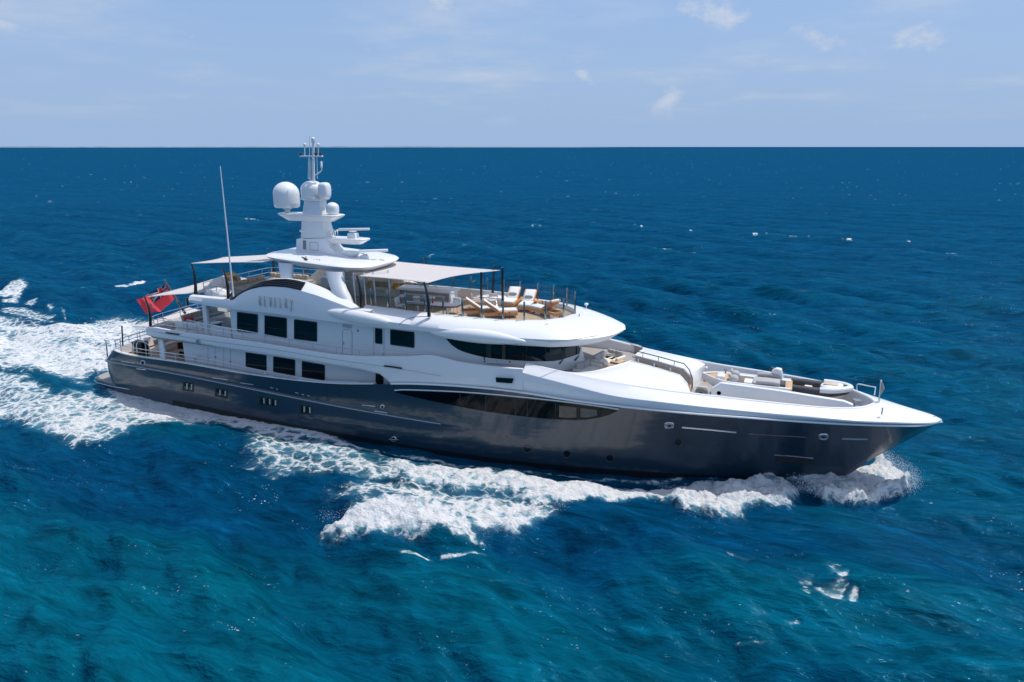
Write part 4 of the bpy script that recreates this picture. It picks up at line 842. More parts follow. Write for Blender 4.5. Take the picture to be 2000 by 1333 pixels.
def sail(A, B, C, D, edge_in, nm, n=18, sag=.12):            # corners in order round the edge; edges pulled inward
    A, B, C, D = map(Vector, (A, B, C, D)); ctr = (A+B+C+D)/4; rr = []
    for i in range(n+1):
        s = i/n; row = []
        for j in range(n+1):
            t = j/n; p = (A*(1-s)+D*s)*(1-t)+(B*(1-s)+C*s)*t
            f = lambda q: 4*q*(1-q)
            p = p.lerp(ctr, edge_in[0]*f(t)*(1-s)**3) ; p = p.lerp(ctr, edge_in[1]*f(s)*t**3); p = p.lerp(ctr, edge_in[2]*f(t)*s**3); p = p.lerp(ctr, edge_in[3]*f(s)*(1-t)**3)
            p.z -= sag*f(s)*f(t)*.6-0.03*math.sin(9*s+2*t)*f(t)*.3
            row.append(p)
        rr.append(row)
    mb = MB().grid(rr); o = P_(nm, mb, CANVAS, ang=60)
    md = o.modifiers.new('thickness', 'SOLIDIFY'); md.thickness = .02
    P_('hem', MB().tube([rr[0][j] for j in range(n+1)]+[rr[i][n] for i in range(1, n+1)]+[rr[n][j] for j in range(n-1, -1, -1)]+[rr[i][0] for i in range(n-1, -1, -1)], .022, 5, cap=False), FWHITE, o)
    return o
# forward sail: aft edge under the hardtop, forward corners at the side poles
sail(PY(703,539.5,-2.9), PY(835,553,-3.6), PY(976,528.5,3.0), PY(757,510,3.0), (.05,.18,.05,.0), 'awning')
sail(PY(374,515,-3.6), PY(519,512.5,-2.6), PY(600,493,2.6), PY(436,503,3.0), (.07,.0,.07,.14), 'awning')
P_('awning_strut', MB().tube([PY(374,515,-3.6), PY(376,516,-3.7)], .02, 5), STEEL)
sail(PY(288,580.3,-3.7), PY(380,574,-3.7), (11.2,3.0,7.6), (7.6,3.4,7.9), (.08,.0,.08,.16), 'awning')
sail(PY(258,638.5,-3.2), PY(300,641,-3.5), (6.5,3.0,4.9), (3.6,3.0,5.05), (.05,.0,.05,.15), 'awning')
# ---- railings: stainless, each with its posts
def railing(pts, n_posts, h, rails=(1.0,.55), r=.024, nm='railing', post_r=.024, dz=None, glass=None, over=0.0):
    cp = cr(pts, 40) if len(pts) > 2 else [Vector(pts[0]).lerp(Vector(pts[1]), i/39) for i in range(40)]
    mb = MB()
    for k in rails: mb.tube([p+Vector((0,0,h*k)) for p in cp], r, 6)
    o = P_(nm, mb, STEEL) if rails else None
    if glass: 
        o = P_(nm, MB().grid([[p+Vector((0,0,h*k)) for p in cp] for k in (.06,.5,.93)]), glass)
    idx = [round(i*39/(n_posts-1)) for i in range(n_posts)]
    for i in idx:
        p = cp[i]; P_('post', MB().tube([p+Vector((0,0,-over)), p+Vector((0,0,h))], post_r, 6), STEEL, o)
    return o
TOPR = [PY(u, v, y) for u, v, y in ((312,627,-4.05),(343,619.5,-4.1),(365,625,-4.2),(404,633.5,-4.3),(470,645,-4.4),(560,662,-4.5),(650,677,-4.52),(740,687,-4.52),(835,693,-4.5))]
rt = cr(TOPR[2:], 60)
o = P_('railing', MB().tube([p+Vector((0,0,.0)) for p in rt], .026, 6).tube([p+Vector((0,0,-.28)) for p in rt if p.x < 26.3], .018, 6).tube([p+Vector((0,0,-.52)) for p in rt if p.x < 25], .018, 6), STEEL)
for i in range(0, 60, 5):
    p = rt[i]; zb = float(np.interp(p.x, tx, tz)); 
    if p.z > zb+.06: P_('post', MB().tube([p, (p.x, p.y, zb-.05)], .024, 6), STEEL, o)
railing([(10.6,-4.25,5.4),(8.4,-4.15,5.4),(7.2,-3.9,5.4),(6.75,-2.6,5.4),(6.65,0,5.4),(6.75,2.6,5.4),(7.2,3.9,5.4),(9,4.2,5.4),(13,4.35,5.4)], 14, .62)
# main deck rail above the dark bulwark
cap_n = [s for s in LS if s.y < -.2 and s.x < 24.5]
rl = cr([Vector((s.x+.08, s.y+.10, s.z+.06)) for s in cap_n][::6], 60)
ht_ = lambda x: .50*max(0.06, min(1, (22.0-x)/9.0)) if x > 9 else .50
o = P_('railing', MB().tube([p+Vector((0,0,ht_(p.x))) for p in rl], .026, 6).tube([p+Vector((0,0,ht_(p.x)*.5)) for p in rl], .017, 6), STEEL)
for i in range(0, 60, 4): P_('post', MB().tube([rl[i], rl[i]+Vector((0,0,ht_(rl[i].x)))], .024, 6), STEEL, o)
o = P_('railing', MB().tube(cr([(3.2,-3.5,3.95),(3.0,-2.6,3.98),(2.95,0,3.98),(3.0,2.6,3.98),(3.2,3.5,3.95)], 20), .03, 6).tube(cr([(3.2,-3.5,3.7),(3.0,-2.6,3.72),(2.95,0,3.72),(3.0,2.6,3.72),(3.2,3.5,3.7)], 20), .02, 6), STEEL)
for y in (-3,-1.5,0,1.5,3): P_('post', MB().tube([(2.98,y,3.45),(2.98,y,3.97)], .024, 6), STEEL, o)
p = PY(210,697,-3.7); P_('stern_light', MB().tube([p, PY(207,667,-3.7)], .045, 8).tube([PY(205,666,-3.7), PY(213,667,-3.7)], .04, 6).ell(PY(206,665,-3.7), (.10,.08,.08)), STEEL)
# side gate hoops and the dark locker by the stern stair
lk = P_('stair_gate', MB().tube(cr([PY(262,690,-3.3), PY(261,670,-3.3), PY(270,664,-3.3), PY(283,671,-3.3), PY(286,696,-3.3)], 16), .035, 6).tube(cr([PY(268,690,-3.6), PY(267,673,-3.6), PY(274,667,-3.6), PY(290,675,-3.6), PY(291,698,-3.6)], 16), .03, 6), STEEL)
# ---- sundeck glass balustrade
gp = [b+Vector((0, 0, .02)) for b in bd]
s_near = [g+(o_-g).normalized()*.06 for g, o_ in zip(gp, bo)]
gx = [p for p in s_near if p.x > 23.8]
def balustrade(pts, n):
    o = P_('glass_balustrade', MB().grid([[p+Vector((0,0,.05)) for p in pts], [p+Vector((0,0,1.0)) for p in pts]]), CGLASS)
    L_ = [0]
    for a, b in zip(pts, pts[1:]): L_.append(L_[-1]+(b-a).length)
    for i in range(n):
        t = L_[-1]*i/(n-1); k = min(range(len(L_)), key=lambda j: abs(L_[j]-t)); p = pts[k]
        P_('post', MB().box(p+Vector((0,0,.53)), (.09,.09,1.06)), PSTEEL, o, bevel=.01)
PSTEEL = mat('post_steel', (0.26, 0.33, 0.34), 0.2, 0.9)
balustrade(gx, 12); balustrade([Vector((p.x, -p.y, p.z)) for p in gx], 12)
# port side deck coaming inside the balustrade and the sheltered lounge
P_('deck_coaming', MB().grid([[(p.x, -p.y-.12, p.z-.4) for p in gp if p.x < 31], [(p.x, -p.y-.12, p.z+.22) for p in gp if p.x < 31], [(p.x, -p.y+.05, p.z+.22) for p in gp if p.x < 31]]), WHITE)
bar = P_('bar_counter', MB().box((26.1,.15,8.05), (3.5,.75,1.0)), TAUPE, bevel=.02)
P_('worktop', MB().box((26.15,.05,8.62), (3.9,1.25,.12)), WHITE, bar, bevel=.02)
P_('end_panel', MB().box((28.0,-.15,8.05), (.14,1.0,1.02)), WHITE, bar, bevel=.02)
P_('end_panel', MB().box((24.4,-.15,8.05), (.14,1.0,1.02)), TAUPE, bar, bevel=.02)
P_('shelf', MB().box((26.1,-.27,8.28), (2.8,.12,.07)).box((26.0,-.27,8.12),(1.3,.10,.10)), WHITE, bar)
P_('deck_locker', MB().box((29.7,2.0,7.82), (2.2,.9,.5)), WHITE, bevel=.04)
# curved glass windscreen round the lounge
ws = cr([(19.2,-3.1,7.6),(21.5,-3.15,7.6),(22.7,-2.9,7.6),(23.6,-2.2,7.6),(24.2,-1.2,7.6)], 24)
o = P_('lounge_windscreen', MB().grid([[p+Vector((0,0,.05)) for p in ws], [p+Vector((-.15,.1,2.2)) for p in ws]]), CGLASS)
for i in (9, 12, 15, 18, 23): P_('post', MB().tube([ws[i]+Vector((0,0,.0)), ws[i]+Vector((-.15,.1,2.25))], .05, 8), STEEL, o)
P_('service_cabinet', MB().box((19.0,1.6,8.1), (3.0,1.2,1.1)), WHITE, bevel=.05)
# aft sundeck: rails and curved bench base
railing([(11.5,-3.3,7.6),(11.3,-2,7.6),(11.25,0,7.6),(11.3,2,7.6),(11.5,3.4,7.6),(13,3.75,7.6),(16,3.7,7.6)], 10, 1.0, (1.0,.66,.33), .02)
railing([(12.0,-3.7,7.9),(13.0,-3.75,7.9)], 3, .6, (1.0,.6), .02)
# ---- upper aft deck pillars and screens
for s in (1, -1):
    P_('deck_pillar', MB().box((11.9, s*-3.75, 6.1), (.34, .3, 2.5)), WHITE, bevel=.06)
    o = P_('wind_screen', MB().box((12.95, s*-3.72, 6.55), (1.65, .02, 1.3)), CGLASS, smooth=False)
    P_('lower_panel', MB().box((12.95, s*-3.74, 5.4), (1.7, .05, 1.0)), WHITE, o)
# ---- foredeck: bulwark top, well, lockers
CRS = [(34.2,-4.62,5.46),(37.0,-4.5,5.02),(39.2,-4.38,4.70),(41.5,-4.15,4.60),(43.8,-3.8,4.50),(46.0,-3.42,4.42),(48.05,-3.03,4.36),(49.6,-2.72,4.31),(51.1,-2.28,4.24),(52.5,-1.62,4.14),(53.55,-1.12,4.07),(54.4,-.60,4.03),(54.80,0,4.02)]
RIN = [(34.2,-4.18,5.80),(37.0,-4.0,5.42),(39.2,-3.72,5.15),(41.5,-3.38,4.95),(43.5,-3.05,4.83),(45.7,-2.83,4.76),(47.6,-2.6,4.70),(49.2,-2.3,4.64),(50.5,-1.8,4.60),(51.2,-1.25,4.57),(51.6,-.75,4.56),(51.8,-.3,4.55),(51.86,0,4.55)]
nF = 120; c1 = cr(CRS, nF); c2 = cr(RIN, nF)
lsx = [s.x for s in LS]
def sheer_at(x): return Vector((x, float(np.interp(x, lsx[10:], [s.y for s in LS][10:])), float(np.interp(x, lsx[10:], [s.z for s in LS][10:]))))
low = []
for i, p in enumerate(c1):
    t = i/(nF-1); q = sheer_at(min(34.2+(54.72-34.2)*((p.x-34.2)/(54.76-34.2)), 54.72)); low.append(q+Vector((0, .0, .03)))
br = [[p+Vector((0, .10*min(1, -p.y/1.0), 0)) for p in low], [a.lerp(b, .5)+Vector((0, .01 if a.y < -.1 else 0, 0)) for a, b in zip(low, c1)], [b+Vector((0,-.015,-.06)) for b in c1], c1]
nose = [a.lerp(b, .5)+Vector((0, 0, .03)) for a, b in zip(c1, c2)]
br += [nose, [p+Vector((0,0,0)) for p in c2]]
ctr_in = lambda p, d: Vector((p.x-(d if p.x > 49.5 else 0)*(p.x-49.5)/2.4, p.y+min(d, -p.y), p.z))
br += [[ctr_in(p, .04)+Vector((0,0,.05)) for p in c2], [ctr_in(p, .16)+Vector((0,0,.05)) for p in c2], [ctr_in(p, .19) for p in c2], [ctr_in(p, .30)+Vector((0,0,-.95)) for p in c2]]
FBW = MB().mgrid(br); P_('foredeck_bulwark', FBW, WHITE, ang=22); FBB = BVHTree.FromPolygons([Vector(v) for v in FBW.v], FBW.f)
P_('bow_seam', MB().tube([p for p in (hit(q.x, q.y, .0, FBB) for q in cr([(1721,774.7,0),(1770,788,0),(1806,801,0),(1824,810,0),(1826.5,813.5,0),(1822,815,0)], 30)) if p], .02, 5), SEAM)
P_('foredeck', MB().prism([(34,-4.1),(39,-3.6),(43.5,-2.95),(47.9,-2.45),(49.6,-2.1),(50.9,-1.5),(51.7,0),(50.9,1.5),(49.6,2.1),(47.9,2.45),(43.5,2.95),(39,3.6),(34,4.1)], 3.70, 3.80), GREYDECK)
P_('seating_deck', MB().prism([(34.5,-3.95),(39.1,-3.55),(39.1,3.55),(34.5,3.95)], 4.30, 4.50), TEAKDECK)
# coaming round the sunken seating: white sheet rolling from the bulwark in to the lockers
def coam(e, o_, s):
    e = cr(e, 40); o_ = cr(o_, 40); rr = [e]
    for q in (.15,.4,.7,1.0): rr.append([a.lerp(b, q)+Vector((0, 0, .10*math.sin(math.pi*q)*(1 if q < 1 else 0)-(.02 if q == 1 else 0))) for a, b in zip(e, o_)])
    c_ = P_('seating_coaming', MB().grid([[(p.x, p.y*s, p.z) for p in r] for r in rr]), WHITE, ang=40)
    P_('inner_lining', MB().grid([[(p.x, p.y*s, p.z-.03) for p in e], [(p.x-.02, (p.y+.03)*s, 4.3) for p in e]]), TAUPE, c_)
    P_('edge_trim', MB().tube([(p.x, p.y*s, p.z) for p in e], .035, 6), WHITE, c_)
coam([PY(952,714,-3.9), PY(1022,720.5,-3.9), PY(1060,726,-3.75), PY(1100,729,-3.4), PY(1140,728,-2.8), PY(1165,724.5,-2.2), PY(1200,715,-1.35), PY(1233,705,-.55)],
     [c2[0]+Vector((-2.4,.06,-.14)), c2[0]+Vector((-.3,.0,-.02)), c2[2], c2[7], c2[11], c2[14], c2[17], c2[20]], 1)
coam([(31.8,-4.0,5.40),(33.9,-4.05,5.45),(35.5,-4.08,5.40),(37.0,-4.02,5.36),(37.9,-3.90,5.33),(38.6,-3.55,5.32),(39.1,-3.12,5.34),(39.35,-2.5,5.38),(39.36,-1.5,5.46),(39.2,-.62,5.55)],
     [c2[0]+Vector((-2.4,.06,-.14)), c2[0]+Vector((-.3,.0,-.02)), c2[4], c2[10], c2[13], c2[16], c2[17], c2[18], c2[19], c2[20]], -1)
for s in (1, -1):
    tp_ = [[(39.15,-.55,5.565),(40.6,-.57,5.33),(41.95,-.6,5.06),(42.4,-.6,4.60),(42.45,-.6,3.78)],
           [(39.1,-1.2,5.48),(40.6,-1.25,5.34),(41.9,-1.3,5.08),(42.5,-1.3,4.72),(42.6,-1.3,3.78)],
           [(39.05,-2.2,5.36),(40.7,-2.2,5.26),(42.0,-2.2,5.02),(42.7,-2.2,4.75),(42.8,-2.2,3.78)],
           [(39.05,-3.2,5.23),(40.8,-3.05,5.12),(42.2,-2.9,4.95),(42.85,-2.85,4.75),(42.9,-2.85,3.78)],
           [(39.05,-3.68,5.17),(41.0,-3.40,5.01),(42.4,-3.18,4.91),(42.95,-3.10,4.80),(43.0,-3.15,3.78)]]
    rr = [[(a[0], a[1], 3.78) for a in tp_[0]]]+[cr(r, 5) for r in tp_]
    P_('foredeck_locker', MB().grid([[(p[0], p[1]*s, p[2]) for p in r] for r in rr]), WHITE, ang=50, bevel=0)
    P_('side_panel', MB().grid([[(39.22,s*-.545,5.5),(40.6,s*-.565,5.27),(41.9,s*-.59,5.0),(42.38,s*-.59,4.55)],[(39.22,s*-.545,4.2),(40.6,s*-.565,4.2),(41.9,s*-.59,4.2),(42.38,s*-.59,4.2)]]), TAUPE, smooth=False)
    r_ = [(39.25,-.62,5.80),(40.6,-.64,5.58),(41.95,-.66,5.33),(42.25,-.66,5.02),(42.45,-.66,4.55),(42.5,-.66,3.85)]
    o = P_('railing', MB().tube([(x, y*s, z) for x, y, z in r_], .035, 6), mat('rail_dark_steel', (0.20,0.20,0.20), 0.3, 0.9))
    for x, z in ((39.6,5.74),(40.5,5.6),(41.4,5.43)): P_('post', MB().tube([(x, s*-.64, z), (x, s*-.64, z-.27)], .026, 6), STEEL, o)
P_('passage_steps', MB().box((42.25,0,4.0), (.4,1.1,.35)).box((41.85,0,4.15), (.4,1.1,.6)), PALETEAK, bevel=.02)
P_('passage_floor', MB().box((40.4,0,4.3), (2.5,1.1,.2)), TEAKDECK)
P_('vent_plate', MB().box((40.3,.535,5.0), (.35,.02,.12)), DKGREY)
P_('floodlight', MB().ell((42.98,2.6,4.62), (.10,.12,.12)).box((42.9,2.6,4.62),(.12,.1,.1)), WHITE)
# cradle wall between the near side deck and the boat well
cw = P_('cradle_wall', MB().prism_y([(43.7,3.8),(43.7,4.62),(44.15,4.99),(47,4.92),(50.2,4.74),(50.65,4.60),(50.7,3.8)], -1.10, -.78), WHITE, bevel=.05)
P_('fender_hole', MB().lathe([(0,0),(.11,0)], (44.1,-1.115,4.42), 14, 'Y'), SHADOWGAP, cw)
P_('stowed_gangway', MB().box((47.6,-1.75,3.95), (3.2,.5,.28)), BEIGE, bevel=.04)
P_('deck_pipe', MB().tube([(43.8,-1.2,4.05),(46,-1.22,4.02)], .04, 6), DKGREY)
P_('mooring_bitts', MB().lathe([(.1,0),(.1,.35),(.16,.38),(.16,.45)], (50.0,-1.9,3.8), 12).lathe([(.1,0),(.1,.35),(.16,.38),(.16,.45)], (50.3,-1.75,3.8), 12), STEEL)
wl_ = P_('anchor_windlass', MB().box((50.95,-.1,3.86), (.5,1.5,.12)).lathe([(.2,0),(.2,.25),(.12,.32),(.12,.45),(.22,.5),(.22,.6)], (50.95,-.7,3.8), 16).lathe([(.2,0),(.2,.25),(.12,.32),(.12,.45),(.22,.5),(.22,.6)], (50.95,.5,3.8), 16), STEEL)
P_('motor_housing', MB().box((50.6,-.75,4.05), (.3,.4,.4)).ell((51.1,-.75,4.35),(.13,.1,.16)), DKGREY, wl_)
P_('bow_rail', MB().tube(cr([PY(1674,763,1.5),PY(1674,753,1.5),PY(1678,750.3,1.5),PY(1693,753.3,1.3),PY(1708,756.4,1.1),PY(1710,758.5,1.1),PY(1708,772,1.1)], 24), .028, 6), STEEL)
jp = PY(1716,791,0); jt = PY(1721,745,0)
js = P_('jackstaff', MB().tube([jp, jt], [.04,.03], 8).ell(jt, (.05,.05,.07)), STEEL)
P_('furled_pennant', MB().tube([jt+Vector((.04,0,-.05)), jt+Vector((.10,-.02,-.35)), jt+Vector((.07,0,-.7))], [.03,.10,.03], 8), GREYFAB, js)
h1 = [hit(u, v, .0, FBB) for u, v in ((1638,805.5),(1635,810),(1633,815.5),(1650,817),(1669,818.5),(1673,812),(1675,808.5))]
P_('hatch_outline', MB().tube([p for p in h1 if p], .014, 5), SEAM)
P_('bow_light', MB().tube([(51.9,-1.6,4.45),(51.9,-1.6,4.75)], .035, 6).ell((51.9,-1.6,4.78),(.05,.05,.05)), STEEL)
# flagstaff at the stern of the upper deck
fa, fb = PY(362,613,0), PY(322,549,0)
fs_ = P_('flagstaff', MB().tube([fa, fa.lerp(fb, .35)], [.10,.085], 8), BLACK); P_('upper_pole', MB().tube([fa.lerp(fb, .35), fb], [.075,.05], 8).ell(fb, (.08,.08,.08)), DKWOOD, fs_)
# ------------------------------------------------------------------ loose things on board
# ensign: a waving red cloth with the union canton and a white badge, built as coloured cloth pieces of one flag
def ensign():
    o = empty('ensign_flag', PY(332,571,0)); tag(o, 'red ensign with union canton and white badge flying from the stern flagstaff', 'flag')
    ht_, hb_ = PY(324.5,556,0), PY(340.5,587,0); ft, fb_ = PY(264,588,0), PY(290,615.5,0); base = o.location
    def pt(s, t, off=0.0):                                   # s along the fly 0..1, t down the hoist 0..1
        top = ht_.lerp(ft, s); bot = hb_.lerp(fb_, s); p = top.lerp(bot, t)
        p.z += -.35*math.sin(math.pi*s)*(.2+.8*t)*.5+.10*math.sin(7*s+1.5*t); p.y += .26*math.sin(8.5*s+1.2*t+.4)*min(1, s*4); p.x += .10*math.sin(6*s)*s
        return p-base+Vector((0, -.02*off, 0))
    def piece(nm, poly, m, off, par):
        us = [p[0] for p in poly]; mb = MB(); n = 24
        a, b, c, d = [Vector((x, y, 0)) for x, y in poly]
        rr = [[pt(*(((a*(1-s)+d*s)*(1-t)+(b*(1-s)+c*s)*t)[:2]), off) for t in np.linspace(0, 1, n)] for s in np.linspace(0, 1, 8)]
        return mb.grid(rr).build(nm, m, par, ang=80)
    mb = MB().grid([[pt(s, t) for s in np.linspace(0, 1, 40)] for t in np.linspace(0, 1, 16)])
    f = mb.build('cloth', RED, o, ang=80)
    piece('canton', [(0,0),(.5,0),(.5,.5),(0,.5)], FBLUE, .5, f); piece('canton_back', [(0,0),(.5,0),(.5,.5),(0,.5)], FBLUE, -.5, f)
    for sg in (1, -1):
        for poly in ([(0,0),(.5,.42),(.5,.5),(0,.08)], [(0,.42),(.5,0),(.5,.08),(0,.5)]): piece('saltire', poly, FWHITE, sg*1.0, f)
        piece('cross', [(0,.16),(.5,.16),(.5,.34),(0,.34)], FWHITE, sg*1.5, f); piece('cross', [(.2,0),(.3,0),(.3,.5),(.2,.5)], FWHITE, sg*1.5, f)
        piece('red_cross', [(0,.20),(.5,.20),(.5,.30),(0,.30)], RED, sg*2.0, f); piece('red_cross', [(.222,0),(.278,0),(.278,.5),(.222,.5)], RED, sg*2.0, f)
        piece('badge', [(.68,.34),(.80,.34),(.80,.78),(.68,.78)], FWHITE, sg*1.0, f); piece('badge_shield', [(.71,.40),(.77,.40),(.77,.60),(.71,.60)], mat('badge_green', (.12,.22,.12), .8), sg*1.6, f)
    return o
ensign()
# sun loungers -----------------------------------------------------
ZD = 7.58
def lounger():
    o = empty('sun_lounger'); fr = MB()
    for y in (-.33, .33): fr.box((0, y, .23), (1.95, .06, .18))
    for x in (-.94, .94, .1): fr.box((x, 0, .23), (.06, .62, .18))
    fr.box((.35,0,.27),(1.2,.6,.03))
    fr.build('frame', TEAK, o, bevel=.01)
    for x in (-.75, .85):
        for y in (-.3, .3): MB().box((x, y, .10), (.08, .07, .20)).build('leg', TEAK, o, bevel=.008)
    for y in (-.38, .38): MB().lathe([(.03,-.03),(.11,-.03),(.11,.03),(.03,.03)], (-.85, y, .11), 16, 'Y').build('wheel', MATTRESS, o)
    # back rests at -x, raised
    L_ = .88; a = R(36); bx_, bz_ = -.12, .33
    bk = MB().box((bx_-L_/2*math.cos(a)+.04, 0, bz_+L_/2*math.sin(a)), (L_, .62, .05), ry=a); bk.box((bx_-.45,0,.45),(.04,.5,.04),ry=-.9); [bk.box((bx_-L_/2*math.cos(a)+.075, y, bz_+L_/2*math.sin(a)+.045), (L_, .045, .13), ry=a) for y in (-.31, .31)]; bk.build('backrest', TEAK, o, bevel=.01)
    MB().box((.42, 0, .37), (1.10, .64, .13)).build('mattress', MATTRESS, o, bevel=.05, seg=3)
    MB().box((bx_-L_/2*math.cos(a)+.09, 0, bz_+L_/2*math.sin(a)+.075), (L_-.02, .57, .12), ry=a).build('back_cushion', MATTRESS, o, bevel=.05, seg=3)
    return o
LG = [(PZ(1000,584,8.0), R(-84)), (PZ(1031,590,8.0), R(-84)), (PZ(938,607,7.85), R(30)), (PZ(973,611,7.85), R(30)), (PZ(1066,607,7.85), R(152))]
LLAB = ['white sun lounger facing the camera, aft one of the pair beyond the two black poles', 'white sun lounger facing the camera, beside the teak side table near the bow glass',
        'teak sun lounger seen from behind its raised back, aft one of the near pair', 'teak sun lounger seen from behind, with the little side table at its foot', 'sun lounger with a white towel hanging over it at the forward end of the deck']
lg0 = lounger()
for i, ((p, a), lb) in enumerate(zip(LG, LLAB)):
    o = lg0 if i == 0 else copy_tree(lg0)
    o.location = (p.x, p.y, ZD); o.rotation_euler = (0, 0, a); o.scale = (1.12, 1.12, 1.12); tag(o, lb, 'sun lounger', 'sun loungers on the top deck')
def rel(i, x, y, z):
    p, a = LG[i]; x, y, z = x*1.12, y*1.12, z*1.12; return Vector((p.x+x*math.cos(a)-y*math.sin(a), p.y+x*math.sin(a)+y*math.cos(a), ZD+z))
tw = MB().grid([[(x, y, z) for x in np.linspace(-.22,.22,6)] for y, z in ((.40,.2),(.37,.42),(.30,.455),(0,.46),(-.30,.455),(-.36,.42),(-.385,.25),(-.40,.05))]).build('beach_towel', FWHITE, None, ang=60, loc=rel(4,.25,0,0)); tw.rotation_euler = (0, 0, LG[4][1]+math.pi); tag(tw, 'white towel draped over the side of the forward lounger', 'towel')
for i, lb in ((0, 'small grey bolster on the aft lounger facing the camera'), (1, 'small grey bolster on the lounger next to the teak side table')):
    o = MB().ell((0,0,0), (.09,.26,.10), 16, 10, .7).build('bolster_cushion', GREYFAB, None, loc=rel(i,-.18,0,.62)); o.rotation_euler = (0,0,LG[i][1]); tag(o, lb, 'cushion', 'bolster cushions on the loungers')
def side_table(w=.5):
    o = empty('side_table'); MB().box((0,0,.47), (w,w,.05)).build('table_top', TEAK, o, bevel=.008)
    for x in (-1, 1):
        for y in (-1, 1): MB().box((x*(w/2-.03), y*(w/2-.03), .22), (.025,.025,.45)).build('leg', BLACK, o)
    return o
st0 = side_table()
for i, (u, v, lb) in enumerate(((985,609,'low teak side table with thin black legs by the near lounger'), (1050,588,'low teak side table beside the lounger at the port rail'), (938,590,'low teak side table behind the near lounger pair'))):
    o = st0 if i == 0 else copy_tree(st0); p = PZ(u, v, ZD+.47); o.location = (p.x, p.y, ZD); o.rotation_euler = (0,0,R(-10)); tag(o, lb, 'side table', 'side tables among the loungers')
# folding director chairs beyond the near loungers
def director():
    o = empty('folding_chair'); mb = MB()
    for y in (-.26, .26): mb.tube([(-.22,y,0),(.22,y,.45)], .018, 6).tube([(.22,y,0),(-.22,y,.45)], .018, 6).tube([(-.22,y,.45),(-.26,y,.95)], .018, 6).tube([(-.25,y,.65),(.22,y,.65)], .02, 6)
    mb.build('frame', STEEL, o); MB().box((0,0,.45),(.44,.5,.03)).build('seat', FWHITE, o, bevel=.01); MB().box((-.25,0,.82),(.03,.5,.22)).build('backrest', FWHITE, o, bevel=.01)
    return o
dc0 = director()
for i, (u, v, a, lb) in enumerate(((930,591,.6,'white folding chair by the aft black pole'), (962,588,2.2,'white folding chair between the two black poles'), (950,586,-1.2,'white folding chair near the port rail'))):
    o = dc0 if i == 0 else copy_tree(dc0); p = PZ(u, v, ZD+.4); o.location = (p.x, p.y, ZD); o.rotation_euler = (0,0,a); tag(o, lb, 'chair', 'folding chairs by the black poles')
# dining table with chairs, bar stools
dt = empty('dining_table', (27.65,-2.3,ZD)); tag(dt, 'long dining table with smoked top beside the bar counter', 'table')
rr = [(1.75*math.copysign(abs(math.cos(a))**.5, math.cos(a)), .62*math.copysign(abs(math.sin(a))**.6, math.sin(a))) for a in np.linspace(0, 2*math.pi, 40, endpoint=False)]
MB().prism(rr, .70, .755).build('table_top', TEALTOP, dt, bevel=.01)
MB().prism([(x*1.012, y*1.02) for x, y in rr], .655, .698).build('table_rim', DKWOOD, dt)
for x in (-1.0, 1.0): MB().lathe([(.32,0),(.3,.05),(.1,.12),(.1,.65)], (x,0,0), 16).build('pedestal', STEEL, dt)
def dchair():
    o = empty('dining_chair'); MB().box((0,0,.44),(.5,.5,.10)).build('seat', MATTRESS, o, bevel=.03); MB().box((-.24,0,.70),(.08,.5,.42),ry=-.15).build('backrest', MATTRESS, o, bevel=.03)
    for x in (-.2,.2):
        for y in (-.2,.2): MB().tube([(x,y,.4),(x*1.1,y*1.1,0)], .018, 6).build('leg', STEEL, o)
    return o
ch0 = dchair(); k = 0
CH = [(25.55,-2.3,0,'white dining chair at the aft end of the long table'),(28.7,-1.35,R(-90),'white dining chair on the far side of the long table near its forward end')]
for i, (x, y, a, lb) in enumerate(CH):
    o = ch0 if i == 0 else copy_tree(ch0); o.location = (x, y, ZD); o.rotation_euler = (0,0,a); tag(o, lb, 'chair', 'dining chairs round the long table')
def stool():
    o = empty('bar_stool'); MB().lathe([(.05,.70),(.2,.70),(.23,.76),(.2,.82),(.03,.84)], (0,0,0), 18).build('seat', MATTRESS, o); MB().tube([(0,0,.02),(0,0,.7)], .03, 8).build('stem', STEEL, o); MB().lathe([(.2,0),(.2,.02),(.05,.05)], (0,0,0), 18).build('base', STEEL, o); return o
so = stool()
for i, (u, v, lb) in enumerate(((786,577,'round white bar stool nearest the aft end of the bar'), (813,579.5,'round white bar stool at the middle of the bar'), (843,580.5,'round white bar stool nearest the forward end of the bar'))):
    o = so if i == 0 else copy_tree(so); p = PZ(u, v, ZD+.8); o.location = (p.x, p.y, ZD); tag(o, lb, 'bar stool', 'bar stools along the counter')
o = MB().lathe([(.05,0),(.055,.2),(.02,.28),(.02,.36)], (0,0,0), 12).build('bottle', mat('red_glass', (.25,.01,.015), .15), None, loc=(27.75,-2.4,ZD+.755)); tag(o, 'dark red bottle standing on the smoked dining table', 'bottle')
# sofas under the hardtop and on the aft sundeck
def sofa(name, w, d, loc, rz, label, m=BEIGE, base=WHITE, cm=CUSHION, n=3, back=True):
    o = empty(name, loc, rz); tag(o, label, 'sofa')
    MB().box((0,0,.16),(d,w,.32)).build('base', base, o, bevel=.03)
    for i in range(n): MB().box((.05,-w/2+w/n*(i+.5),.40),(d-.2,w/n-.02,.17)).build('seat_cushion', cm, o, bevel=.05, seg=3)
    if back:
        for i in range(n): MB().box((-d/2+.14,-w/2+w/n*(i+.5),.62),(.22,w/n-.03,.46),ry=-.12).build('back_cushion', m, o, bevel=.06, seg=3)
    return o
sofa('lounge_sofa', 4.2, .95, (21.8,1.9,ZD), R(-90), 'beige lounge sofa under the hardtop with mustard pillows', n=4)
sofa('lounge_sofa', 2.2, .95, (23.9,2.2,ZD), R(-110), 'short beige sofa between the lounge and the bar', n=2)
sofa('lounge_sofa', 2.6, 1.0, (19.2,-.4,ZD), R(180), 'beige sofa behind the hardtop legs, backing on the mast side', n=3)
